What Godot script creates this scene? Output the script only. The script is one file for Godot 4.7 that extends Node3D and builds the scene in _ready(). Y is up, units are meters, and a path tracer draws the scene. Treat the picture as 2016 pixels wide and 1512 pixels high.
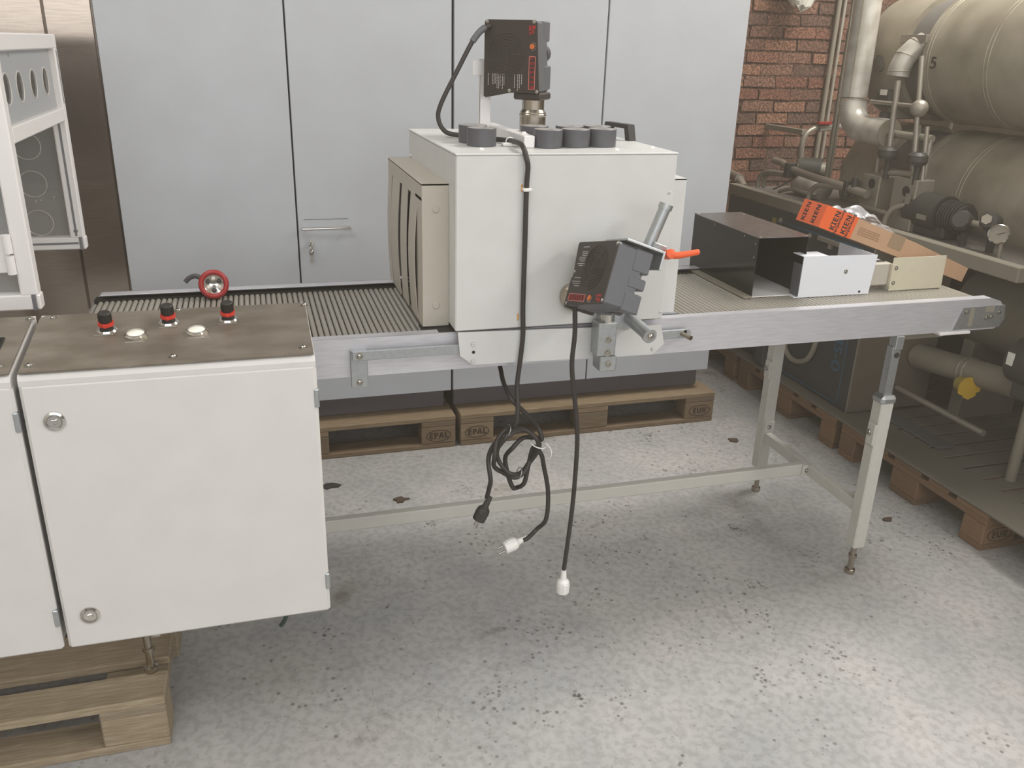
extends Node3D
# A roller conveyor with a heat tunnel, two hot-air blowers and control boxes in a workshop.

var counts := {}
var bases := {}
var M := {}
var shared := {}
# glazed openings in the roof: x from, x to, z from, z to, strength of the daylight
const ROOFLIGHTS := [[2.5, 4.3, -3.3, -2.0, 14.0], [-2.2, 0.9, -0.4, 1.2, 2.6], [3.8, 5.0, 1.2, 2.4, 21.0], [-1.9, -0.5, -2.8, -2.0, 5.0]]


class Shape:
	var v := PackedVector3Array()
	var n := PackedVector3Array()
	var uv := PackedVector2Array()

	func tri(a: Vector3, b: Vector3, c: Vector3, na: Vector3, nb: Vector3, nc: Vector3, ua := Vector2.ZERO, ub := Vector2.ZERO, uc := Vector2.ZERO) -> void:
		if (b - a).cross(c - a).dot(na + nb + nc) > 0.0:
			v.append_array([a, c, b]); n.append_array([na, nc, nb]); uv.append_array([ua, uc, ub])
		else:
			v.append_array([a, b, c]); n.append_array([na, nb, nc]); uv.append_array([ua, ub, uc])

	func quad(a: Vector3, b: Vector3, c: Vector3, d: Vector3, nr: Vector3) -> void:
		var w := a.distance_to(b)
		var h := b.distance_to(c)
		tri(a, b, c, nr, nr, nr, Vector2(0, 0), Vector2(w, 0), Vector2(w, h))
		tri(a, c, d, nr, nr, nr, Vector2(0, 0), Vector2(w, h), Vector2(0, h))

	func quad4(a: Vector3, b: Vector3, c: Vector3, d: Vector3, na: Vector3, nb: Vector3, nc: Vector3, nd: Vector3) -> void:
		tri(a, b, c, na, nb, nc)
		tri(a, c, d, na, nc, nd)

	# a box between two corners, its edges chamfered by bev
	func box(lo: Vector3, hi: Vector3, bev := 0.0, xf := Transform3D()) -> void:
		var mid := (lo + hi) / 2.0
		var h := ((hi - lo) / 2.0).abs()
		bev = minf(bev, minf(h.x, minf(h.y, h.z)) * 0.9)
		var corner := func(sg: Vector3, ax: int) -> Vector3:
			var q := Vector3(h.x - bev, h.y - bev, h.z - bev)
			q[ax] = h[ax]
			return xf * (mid + q * sg)
		for ax in 3:
			var a1 := (ax + 1) % 3
			var a2 := (ax + 2) % 3
			for s in [-1.0, 1.0]:
				var pts := []
				for k in [[-1, -1], [1, -1], [1, 1], [-1, 1]]:
					var sg := Vector3.ZERO
					sg[ax] = s; sg[a1] = k[0]; sg[a2] = k[1]
					pts.append(corner.call(sg, ax))
				var nr := Vector3.ZERO
				nr[ax] = s
				quad(pts[0], pts[1], pts[2], pts[3], (xf.basis * nr).normalized())
				if bev > 0.0:
					for t in [-1.0, 1.0]:
						var e := []
						for k in [-1.0, 1.0]:
							var sg := Vector3.ZERO
							sg[ax] = s; sg[a1] = t; sg[a2] = k
							e.append(sg)
						var nn := Vector3.ZERO
						nn[ax] = s; nn[a1] = t
						quad(corner.call(e[0], ax), corner.call(e[1], ax), corner.call(e[1], a1), corner.call(e[0], a1), (xf.basis * nn).normalized())
		if bev > 0.0:
			for x in [-1, 1]:
				for y in [-1, 1]:
					for z in [-1, 1]:
						var sg := Vector3(x, y, z)
						var nr := (xf.basis * sg).normalized()
						tri(corner.call(sg, 0), corner.call(sg, 1), corner.call(sg, 2), nr, nr, nr)

	# a polygon in xy pushed from z0 to z1
	func prism(poly: PackedVector2Array, z0: float, z1: float, xf := Transform3D()) -> void:
		var ids := Geometry2D.triangulate_polygon(poly)
		for k in range(0, ids.size(), 3):
			for z in [z0, z1]:
				var nr := (xf.basis * Vector3(0, 0, 1.0 if z == maxf(z0, z1) else -1.0)).normalized()
				var p := []
				for j in 3:
					p.append(poly[ids[k + j]])
				tri(xf * Vector3(p[0].x, p[0].y, z), xf * Vector3(p[1].x, p[1].y, z), xf * Vector3(p[2].x, p[2].y, z), nr, nr, nr, p[0], p[1], p[2])
		var area := 0.0
		for k in poly.size():
			area += poly[k].cross(poly[(k + 1) % poly.size()])
		for k in poly.size():
			var a := poly[k]
			var b := poly[(k + 1) % poly.size()]
			var e := (b - a) * signf(area)
			var nr := (xf.basis * Vector3(e.y, -e.x, 0)).normalized()
			quad(xf * Vector3(a.x, a.y, z0), xf * Vector3(b.x, b.y, z0), xf * Vector3(b.x, b.y, z1), xf * Vector3(a.x, a.y, z1), nr)

	# a profile of (radius, height) turned about y
	func lathe(profile: Array, xf := Transform3D(), seg := 24, smooth := false) -> void:
		var norms := []
		for k in profile.size() - 1:
			var d: Vector2 = profile[k + 1] - profile[k]
			norms.append(Vector2(d.y, -d.x).normalized())
		for k in profile.size() - 1:
			var p: Vector2 = profile[k]
			var q: Vector2 = profile[k + 1]
			var n0: Vector2 = norms[k]
			var n1: Vector2 = norms[k]
			if smooth:
				if k > 0: n0 = (norms[k] + norms[k - 1]).normalized()
				if k < norms.size() - 1: n1 = (norms[k] + norms[k + 1]).normalized()
			for s in seg:
				var a := TAU * s / seg
				var b := TAU * (s + 1) / seg
				var da := Vector3(cos(a), 0, sin(a))
				var db := Vector3(cos(b), 0, sin(b))
				var f := func(r: Vector2, d: Vector3) -> Vector3: return xf * (d * r.x + Vector3(0, r.y, 0))
				var g := func(r: Vector2, d: Vector3) -> Vector3: return (xf.basis * (d * r.x + Vector3(0, r.y, 0))).normalized()
				if p.x > 1e-6: tri(f.call(p, da), f.call(p, db), f.call(q, db), g.call(n0, da), g.call(n0, db), g.call(n1, db))
				if q.x > 1e-6: tri(f.call(p, da), f.call(q, db), f.call(q, da), g.call(n0, da), g.call(n1, db), g.call(n1, da))

	func cyl(a: Vector3, b: Vector3, r: float, seg := 16) -> void:
		tube([a, b], r, seg)

	# a round tube along points
	func tube(pts: Array, r: float, seg := 8, caps := true, r2 := -1.0) -> void:
		if r2 < 0: r2 = r
		var up := Vector3(0.13, 0.9, 0.31)
		var rings := []
		var dirs := []
		for k in pts.size():
			var t: Vector3 = (pts[mini(k + 1, pts.size() - 1)] - pts[maxi(k - 1, 0)]).normalized()
			if absf(t.dot(up)) > 0.98: up = Vector3(0.9, 0.1, 0.4)
			var x := up.cross(t).normalized()
			up = t.cross(x)
			var ring := []
			var dr := []
			var rr := lerpf(r, r2, float(k) / maxf(1, pts.size() - 1))
			for s in seg:
				var a := TAU * s / seg
				var d := x * cos(a) + up * sin(a)
				dr.append(d)
				ring.append(pts[k] + d * rr)
			rings.append(ring); dirs.append(dr)
		for k in pts.size() - 1:
			for s in seg:
				var s2 := (s + 1) % seg
				quad4(rings[k][s], rings[k][s2], rings[k + 1][s2], rings[k + 1][s], dirs[k][s], dirs[k][s2], dirs[k + 1][s2], dirs[k + 1][s])
		if caps:
			for e in [0, pts.size() - 1]:
				var o: Vector3 = (pts[0] - pts[1]).normalized() if e == 0 else (pts[-1] - pts[-2]).normalized()
				for s in seg:
					tri(pts[e], rings[e][s], rings[e][(s + 1) % seg], o, o, o)

	func ring(c: Vector3, axis: Vector3, R: float, r: float, a0 := 0.0, a1 := TAU, seg := 32, side := 6) -> void:
		var x := axis.cross(Vector3(0.31, 0.8, 0.52)).normalized()
		var y := axis.cross(x).normalized()
		var pts := []
		for k in seg + 1:
			var a := lerpf(a0, a1, float(k) / seg)
			pts.append(c + (x * cos(a) + y * sin(a)) * R)
		tube(pts, r, side, a1 - a0 < TAU - 0.01)

	func ball(c: Vector3, r: Vector3, seg := 16) -> void:
		var rows := seg / 2
		for k in rows:
			for s in seg:
				var p := []
				for q in [[k, s], [k, s + 1], [k + 1, s + 1], [k + 1, s]]:
					var th: float = PI * q[0] / rows
					var ph: float = TAU * q[1] / seg
					p.append(Vector3(sin(th) * cos(ph), cos(th), sin(th) * sin(ph)))
				quad4(c + p[0] * r, c + p[1] * r, c + p[2] * r, c + p[3] * r, p[0], p[1], p[2], p[3])

	func mesh() -> ArrayMesh:
		var a := []
		a.resize(Mesh.ARRAY_MAX)
		a[Mesh.ARRAY_VERTEX] = v; a[Mesh.ARRAY_NORMAL] = n; a[Mesh.ARRAY_TEX_UV] = uv
		var m := ArrayMesh.new()
		m.add_surface_from_arrays(Mesh.PRIMITIVE_TRIANGLES, a)
		return m


func numbered(parent: Node, called: String) -> String:
	var key := "%d/%s" % [parent.get_instance_id(), called]
	var k: int = counts.get(key, 0)
	counts[key] = k + 1
	return called if k == 0 else "%s_%03d" % [called, k]


func thing(called: String, label: String, category: String, at := Vector3.ZERO, group := "") -> Node3D:
	var o := Node3D.new()
	o.name = numbered(self, called)
	add_child(o, true)
	o.position = at
	bases[o] = at
	o.set_meta("label", label)
	o.set_meta("category", category)
	if group: o.set_meta("group", group)
	return o


# a mesh given in world places, under its thing (or in the thing's own frame when local)
func part(called: String, shape, mat: Material, parent: Node3D, label := "", local := false) -> MeshInstance3D:
	var o := MeshInstance3D.new()
	o.name = numbered(parent, called)
	o.mesh = shape.mesh() if shape is Shape else shape
	o.material_override = mat
	parent.add_child(o, true)
	if not local and bases.has(parent): o.position = -bases[parent]
	if label: o.set_meta("label", label)
	return o


# a shared mesh put at a place
func piece(called: String, mesh: Mesh, mat: Material, parent: Node3D, xf: Transform3D) -> MeshInstance3D:
	var o := part(called, mesh, mat, parent, "", true)
	if bases.has(parent): xf.origin -= bases[parent]
	o.transform = xf
	return o


func structure(called: String, shape: Shape, mat: Material) -> MeshInstance3D:
	var o := part(called, shape, mat, self)
	o.set_meta("kind", "structure")
	return o


func bx(lo: Vector3, hi: Vector3, bev := 0.0) -> Shape:
	var s := Shape.new()
	s.box(lo, hi, bev)
	return s


func rod(a: Vector3, b: Vector3, r: float, seg := 16) -> Shape:
	var s := Shape.new()
	s.cyl(a, b, r, seg)
	return s


func pipe(pts: Array, r: float, seg := 10, fine := 6) -> Shape:
	var s := Shape.new()
	s.tube(curve(pts, fine), r, seg)
	return s


func curve(p: Array, fine := 6) -> Array:
	var out := []
	for k in p.size() - 1:
		var a: Vector3 = p[maxi(k - 1, 0)]
		var b: Vector3 = p[k]
		var c: Vector3 = p[k + 1]
		var d: Vector3 = p[mini(k + 2, p.size() - 1)]
		for j in fine:
			out.append(b.cubic_interpolate(c, a, d, float(j) / fine))
	out.append(p[-1])
	return out


func V(x: float, y: float, z: float) -> Vector3:
	return Vector3(x, y, z)


# a turn that carries y onto the given axis
func along(axis: Vector3, at: Vector3) -> Transform3D:
	var y := axis.normalized()
	var x := (Vector3.RIGHT if absf(y.x) < 0.9 else Vector3.BACK).cross(y).normalized()
	return Transform3D(Basis(x, y, x.cross(y)), at)


func words(text: String, height: float, mat: Material, parent: Node3D, xf: Transform3D, called := "lettering", font := "Droid Sans", local := false) -> void:
	var t := TextMesh.new()
	var f := SystemFont.new()
	f.font_names = PackedStringArray([font])
	f.font_weight = 700
	t.font = f
	t.text = text
	t.font_size = 64
	t.pixel_size = height / 46.0
	t.depth = 0.0012
	t.curve_step = 2.0
	var o := part(called, t, mat, parent, "", true)
	if bases.has(parent) and not local: xf.origin -= bases[parent]
	o.transform = xf


func paint(srgb: Color, rough := 0.6, metal := 0.0) -> StandardMaterial3D:
	var m := StandardMaterial3D.new()
	m.albedo_color = srgb
	m.roughness = rough
	m.metallic = metal
	return m


func noise_tex(freq: float, lo: Color, hi: Color, sd: int, octaves := 4, size := 512, contrast := 0.0) -> NoiseTexture2D:
	var f := FastNoiseLite.new()
	f.seed = sd
	f.frequency = freq
	f.fractal_octaves = octaves
	var t := NoiseTexture2D.new()
	t.width = size; t.height = size
	t.noise = f
	t.seamless = true
	var g := Gradient.new()
	g.set_color(0, lo); g.set_color(1, hi)
	g.set_offset(0, contrast); g.set_offset(1, 1.0 - contrast)
	t.color_ramp = g
	return t


func grainy(m: StandardMaterial3D, tex: Texture2D, scale: Vector3, world := true) -> StandardMaterial3D:
	m.albedo_texture = tex
	m.uv1_triplanar = true
	m.uv1_world_triplanar = world
	m.uv1_scale = scale
	return m


func materials() -> void:
	var wear := noise_tex(0.012, Color(0.975, 0.972, 0.967), Color(1, 1, 1), 3)
	var brush := noise_tex(0.03, Color(0.92, 0.92, 0.92), Color(1, 1, 1), 5, 3)
	var smear := noise_tex(0.006, Color(0.84, 0.83, 0.81), Color(1, 1, 1), 8, 4, 512, 0.2)
	var grain := noise_tex(0.02, Color(0.85, 0.83, 0.79), Color(1, 1, 1), 12, 4, 512, 0.15)
	var spots := noise_tex(0.02, Color(0.60, 0.58, 0.55), Color(1, 1, 1), 21, 5, 512, 0.25)
	M.cream = grainy(paint(Color(0.83, 0.83, 0.82), 0.42), wear, Vector3.ONE * 1.5)
	M.enclosure = grainy(paint(Color(0.835, 0.825, 0.81), 0.5), wear, Vector3.ONE * 1.2)
	M.cream_dirty = grainy(paint(Color(0.74, 0.715, 0.665), 0.5), wear, Vector3.ONE * 2.0)
	M.locker = grainy(paint(Color(0.745, 0.758, 0.778), 0.42), wear, Vector3.ONE * 0.7)
	M.locker_gap = paint(Color(0.2, 0.2, 0.21), 0.8)
	M.plinth = paint(Color(0.40, 0.375, 0.385), 0.7)
	M.inox_wall = grainy(paint(Color(0.64, 0.595, 0.555), 0.16, 1.0), brush, Vector3(0.6, 9, 0.6))
	M.inox_plate = grainy(paint(Color(0.62, 0.585, 0.535), 0.48, 0.75), smear, Vector3(2, 4, 4))
	M.rail = grainy(paint(Color(0.86, 0.857, 0.875), 0.40, 0.55), brush, Vector3(0.8, 9, 9))
	M.galv = grainy(paint(Color(0.74, 0.755, 0.76), 0.42, 0.85), brush, Vector3.ONE * 4)
	M.chrome = paint(Color(0.84, 0.83, 0.81), 0.14, 1.0)
	M.bolt = paint(Color(0.72, 0.71, 0.68), 0.25, 1.0)
	M.steel_tube = paint(Color(0.70, 0.665, 0.61), 0.26, 1.0)
	M.alu = paint(Color(0.92, 0.905, 0.895), 0.4, 0.12)
	M.alu_slot = paint(Color(0.52, 0.52, 0.53), 0.5, 0.6)
	M.rod = paint(Color(0.63, 0.61, 0.57), 0.36, 0.15)
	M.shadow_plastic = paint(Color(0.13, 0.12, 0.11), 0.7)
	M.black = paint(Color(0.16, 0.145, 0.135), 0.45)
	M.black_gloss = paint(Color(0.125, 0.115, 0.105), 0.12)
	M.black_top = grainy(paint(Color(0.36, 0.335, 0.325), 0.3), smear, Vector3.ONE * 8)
	M.blower_face = paint(Color(0.225, 0.195, 0.18), 0.5)
	M.blower_ridge = paint(Color(0.255, 0.225, 0.205), 0.55)
	M.blower_body = paint(Color(0.37, 0.375, 0.39), 0.42)
	M.blower_dark = paint(Color(0.30, 0.295, 0.30), 0.45)
	M.cable = paint(Color(0.20, 0.18, 0.17), 0.5)
	M.red = paint(Color(0.80, 0.22, 0.17), 0.45)
	M.red_soft = paint(Color(0.62, 0.14, 0.14), 0.35)
	M.orange = paint(Color(0.90, 0.36, 0.16), 0.35)
	M.tape = paint(Color(0.93, 0.42, 0.22), 0.4)
	M.print = paint(Color(0.22, 0.18, 0.19), 0.6)
	M.white = paint(Color(0.93, 0.92, 0.90), 0.4)
	M.white_sheet = paint(Color(0.90, 0.91, 0.93), 0.4)
	M.cream_sheet = grainy(paint(Color(0.82, 0.79, 0.70), 0.5), wear, Vector3.ONE * 4)
	M.print_white = paint(Color(0.70, 0.68, 0.66), 0.6)
	M.pink_line = paint(Color(0.85, 0.50, 0.46), 0.5)
	M.dial = paint(Color(0.80, 0.42, 0.20), 0.5)
	M.roll = grainy(paint(Color(0.36, 0.36, 0.375), 0.40), brush, Vector3(1, 12, 1))
	M.roll_top = paint(Color(0.60, 0.585, 0.57), 0.38)
	M.lens = paint(Color(0.93, 0.92, 0.87), 0.12)
	M.carton = grainy(paint(Color(0.76, 0.615, 0.49), 0.8), wear, Vector3.ONE * 5)
	M.carton_dark = grainy(paint(Color(0.60, 0.47, 0.36), 0.85), wear, Vector3.ONE * 5)
	M.parcel_tape = paint(Color(0.63, 0.54, 0.44), 0.3)
	M.film = paint(Color(0.90, 0.91, 0.93, 0.30), 0.2)
	M.film.transparency = BaseMaterial3D.TRANSPARENCY_ALPHA
	M.film.cull_mode = BaseMaterial3D.CULL_DISABLED
	M.acrylic = paint(Color(0.75, 0.77, 0.78, 0.16), 0.08)
	M.acrylic.transparency = BaseMaterial3D.TRANSPARENCY_ALPHA
	M.acrylic_rim = paint(Color(0.80, 0.78, 0.75), 0.3)
	M.frost = paint(Color(0.63, 0.635, 0.64), 0.3)
	M.glass = paint(Color(0.9, 0.95, 1.0, 0.08), 0.05)
	M.glass.transparency = BaseMaterial3D.TRANSPARENCY_ALPHA
	M.glue = paint(Color(0.82, 0.62, 0.38), 0.6)
	M.mortar = grainy(paint(Color(0.47, 0.355, 0.30), 0.95), spots, Vector3.ONE * 3)
	M.brick = []
	for c in [Color(0.60, 0.42, 0.34), Color(0.56, 0.38, 0.31), Color(0.64, 0.47, 0.38), Color(0.52, 0.38, 0.32), Color(0.58, 0.43, 0.36), Color(0.47, 0.36, 0.31)]:
		M.brick.append(grainy(paint(c, 0.9), spots, Vector3.ONE * 5))
	M.wood = []
	for c in [Color(0.66, 0.60, 0.51), Color(0.69, 0.63, 0.535), Color(0.62, 0.57, 0.49)]:
		M.wood.append(grainy(paint(c, 0.85), grain, Vector3(0.9, 14, 14)))
	M.wood_brown = []
	for c in [Color(0.55, 0.475, 0.385), Color(0.59, 0.515, 0.415), Color(0.51, 0.445, 0.365)]:
		M.wood_brown.append(grainy(paint(c, 0.85), grain, Vector3(0.9, 14, 14)))
	M.wood_red = []
	for c in [Color(0.53, 0.415, 0.315), Color(0.56, 0.44, 0.33), Color(0.50, 0.40, 0.31)]:
		M.wood_red.append(grainy(paint(c, 0.85), grain, Vector3(0.9, 14, 14)))
	M.wood_grey = []
	for c in [Color(0.45, 0.42, 0.37), Color(0.48, 0.45, 0.39), Color(0.42, 0.39, 0.345)]:
		M.wood_grey.append(grainy(paint(c, 0.85), grain, Vector3(0.9, 14, 14)))
	M.brand = paint(Color(0.22, 0.165, 0.125), 0.9)
	M.clad = grainy(paint(Color(0.70, 0.67, 0.60), 0.38, 0.25), smear, Vector3.ONE * 1.2)
	M.clad_pipe = grainy(paint(Color(0.84, 0.82, 0.78), 0.4, 0.3), smear, Vector3.ONE * 3)
	M.insulation = paint(Color(0.42, 0.40, 0.375), 0.85)
	M.machine_grey = grainy(paint(Color(0.54, 0.515, 0.46), 0.6), wear, Vector3.ONE * 2)
	M.skid_grey = grainy(paint(Color(0.44, 0.42, 0.375), 0.7), wear, Vector3.ONE * 2)
	M.panel_dark = grainy(paint(Color(0.26, 0.265, 0.27), 0.45), wear, Vector3.ONE * 2)
	M.panel_side = grainy(paint(Color(0.46, 0.42, 0.365), 0.6), wear, Vector3.ONE * 2)
	M.blue_line = paint(Color(0.24, 0.37, 0.45), 0.5)
	M.blue = paint(Color(0.16, 0.30, 0.52), 0.5)
	M.yellow = paint(Color(0.86, 0.70, 0.20), 0.5)
	M.yellow_dull = paint(Color(0.62, 0.55, 0.27), 0.6)
	M.pipe_grey = paint(Color(0.64, 0.61, 0.56), 0.4, 0.45)
	M.pump_black = paint(Color(0.25, 0.24, 0.215), 0.5)
	M.leg_cream = grainy(paint(Color(0.79, 0.78, 0.745), 0.45), wear, Vector3.ONE * 3)
	M.wall = paint(Color(0.80, 0.78, 0.74), 0.9)
	M.wall_low = paint(Color(0.36, 0.32, 0.29), 0.85)
	M.frame_paint = paint(Color(0.45, 0.45, 0.44), 0.6)
	M.green = paint(Color(0.15, 0.24, 0.20), 0.5)
	M.dirt = paint(Color(0.33, 0.27, 0.22), 0.9)
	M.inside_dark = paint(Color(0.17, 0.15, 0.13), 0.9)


# poured concrete: cloudy greys, stains, specks, hairline cracks
func concrete() -> StandardMaterial3D:
	var size := 2048
	var base := 1024
	var imgs := []
	for k in 3:
		var f := FastNoiseLite.new()
		f.seed = 40 + k
		f.frequency = [0.0022, 0.012, 0.06][k]
		f.fractal_octaves = 5 if k < 2 else 4
		f.fractal_gain = 0.6
		imgs.append(f.get_image(base, base))
	var im := Image.create_empty(base, base, false, Image.FORMAT_RGB8)
	for y in base:
		for x in base:
			var a: float = imgs[0].get_pixel(x, y).r - 0.5
			var b: float = imgs[1].get_pixel(x, y).r - 0.5
			var c: float = imgs[2].get_pixel(x, y).r - 0.5
			var g := 0.685 + a * 0.13 + b * 0.06 + c * 0.03 - 0.5 * maxf(0.0, b + c * 0.6 - 0.30)
			var t := b * 0.02 + a * 0.03
			im.set_pixel(x, y, Color(g + t * 0.8, g - 0.006, g - 0.014 - t * 0.5))
	im.resize(size, size, Image.INTERPOLATE_CUBIC)
	var rng := RandomNumberGenerator.new()
	rng.seed = 7
	var spot := func(p: Vector2, r: float, d: float) -> void:
		for i in range(-ceili(r), ceili(r) + 1):
			for j in range(-ceili(r), ceili(r) + 1):
				var e := Vector2(i, j).length() / (r + 0.3)
				if e <= 1.0:
					var q := Vector2i(clampi(int(p.x) + i, 0, size - 1), clampi(int(p.y) + j, 0, size - 1))
					var c := im.get_pixelv(q)
					var dd := lerpf(d, 1.0, e * e * 0.7)
					im.set_pixelv(q, Color(c.r * dd, c.g * dd * 0.995, c.b * dd * 0.985))
	for k in 52000:   # grit
		var d := rng.randf_range(0.84, 0.97) if rng.randf() < 0.75 else rng.randf_range(1.02, 1.06)
		spot.call(Vector2(rng.randf() * size, rng.randf() * size), rng.randf_range(0.0, 1.3), d)
	for k in 430:    # gatherings of dark chips
		var p := Vector2(rng.randf() * size, rng.randf() * size)
		var spread := rng.randf_range(6, 46)
		for s in rng.randi_range(4, 26):
			spot.call(p + Vector2(rng.randfn(), rng.randfn() * 0.7) * spread, rng.randf_range(0.4, 2.6), rng.randf_range(0.60, 0.92))
	for k in 40:     # soft dark blotches
		var p := Vector2(rng.randf() * size, rng.randf() * size)
		for s in rng.randi_range(2, 6):
			spot.call(p + Vector2(rng.randfn(), rng.randfn()) * 14, rng.randf_range(7, 26), rng.randf_range(0.90, 0.97))
	for k in 420:    # scratches and scuffs
		var p := Vector2(rng.randf() * size, rng.randf() * size)
		var dir := rng.randf_range(0, TAU)
		var d := rng.randf_range(0.78, 0.94)
		for s in rng.randi_range(3, 14):
			dir += rng.randf_range(-0.35, 0.35)
			p += Vector2(cos(dir), sin(dir))
			spot.call(p, 0.2, d)
	for k in 12:     # hairline cracks
		var p := Vector2(rng.randf() * size, rng.randf() * size)
		var dir := rng.randf_range(0, TAU)
		for s in rng.randi_range(60, 190):
			dir += rng.randf_range(-0.3, 0.3)
			p += Vector2(cos(dir), sin(dir))
			spot.call(p, 0.2, 0.9)
	var m := StandardMaterial3D.new()
	m.albedo_texture = ImageTexture.create_from_image(im)
	m.roughness = 0.62
	m.uv1_scale = Vector3(1.0 / 4.6, 1.0 / 4.6, 1)
	m.uv1_offset = Vector3(0.8696, 0.5652, 0)
	m.detail_enabled = true
	m.detail_blend_mode = BaseMaterial3D.BLEND_MODE_MUL
	m.detail_uv_layer = BaseMaterial3D.DETAIL_UV_2
	m.detail_albedo = noise_tex(0.035, Color(0.92, 0.918, 0.915), Color(1.03, 1.03, 1.03), 77, 5, 1024, 0.25)
	m.uv2_triplanar = true
	m.uv2_world_triplanar = true
	m.uv2_scale = Vector3.ONE * 0.9
	return m


func _ready() -> void:
	# camera, sky, daylight and exposure
	var cam := Camera3D.new()
	cam.name = "camera"
	cam.fov = rad_to_deg(2.0 * atan(756.0 / 1685.0))
	cam.near = 0.05
	cam.transform = Transform3D(Basis(V(0.959, 0.02764, 0.28205), V(0.07847, 0.93043, -0.35798), V(-0.27232, 0.36543, 0.89011)).orthonormalized(), V(0, 1.5895, 0))
	add_child(cam)
	cam.current = true
	var we := WorldEnvironment.new()
	we.name = "daylight_environment"
	var env := Environment.new()
	env.background_mode = Environment.BG_SKY
	var sky := Sky.new()
	var sm := ProceduralSkyMaterial.new()
	sm.sky_top_color = Color(0.62, 0.74, 0.92)
	sm.sky_horizon_color = Color(0.90, 0.92, 0.95)
	sm.ground_bottom_color = Color(0.35, 0.34, 0.32)
	sm.ground_horizon_color = Color(0.75, 0.75, 0.74)
	sky.sky_material = sm
	env.sky = sky
	env.background_energy_multiplier = 3.0
	env.tonemap_mode = Environment.TONE_MAPPER_LINEAR
	env.tonemap_exposure = 0.53
	env.volumetric_fog_enabled = true   # the dusty haze that veils the dark corner
	env.volumetric_fog_density = 0.028
	env.volumetric_fog_albedo = Color(0.93, 0.88, 0.80)
	env.sdfgi_enabled = true
	env.ssao_enabled = true
	env.ssil_enabled = true
	we.environment = env
	add_child(we)
	daylight("window_daylight_right", V(5.92, 2.6, 0.2), V(-1, -0.2, -0.25), Vector2(2.2, 2.0), 2.4, Color(1.0, 0.985, 0.95))
	daylight("window_daylight_front", V(0.85, 2.45, 3.42), V(0, -0.12, -1), Vector2(7.4, 1.9), 1.6, Color(1.0, 0.995, 0.985))
	for r in ROOFLIGHTS:
		daylight("rooflight_daylight_%d" % (ROOFLIGHTS.find(r) + 1), V((r[0] + r[1]) / 2, 4.14, (r[2] + r[3]) / 2), V(0, -1, 0), Vector2(r[1] - r[0], r[3] - r[2]), r[4], Color(1.0, 0.99, 0.97))
	materials()
	room()
	pallets()
	lockers()
	conveyor()
	heat_tunnel()
	rolls()
	blowers()
	cords()
	control_boxes()
	guard_hood()
	belt_things()
	chiller()
	pipework()
	small_things()


func daylight(called: String, at: Vector3, towards: Vector3, size: Vector2, energy: float, c: Color) -> void:
	var l := AreaLight3D.new()
	l.name = called
	l.area_size = size
	l.area_normalize_energy = false
	l.light_energy = energy
	l.light_color = c
	l.shadow_enabled = true
	l.area_range = 20.0
	add_child(l)
	l.look_at_from_position(at, at + towards, Vector3.UP if absf(towards.normalized().y) < 0.9 else Vector3.BACK)


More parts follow.
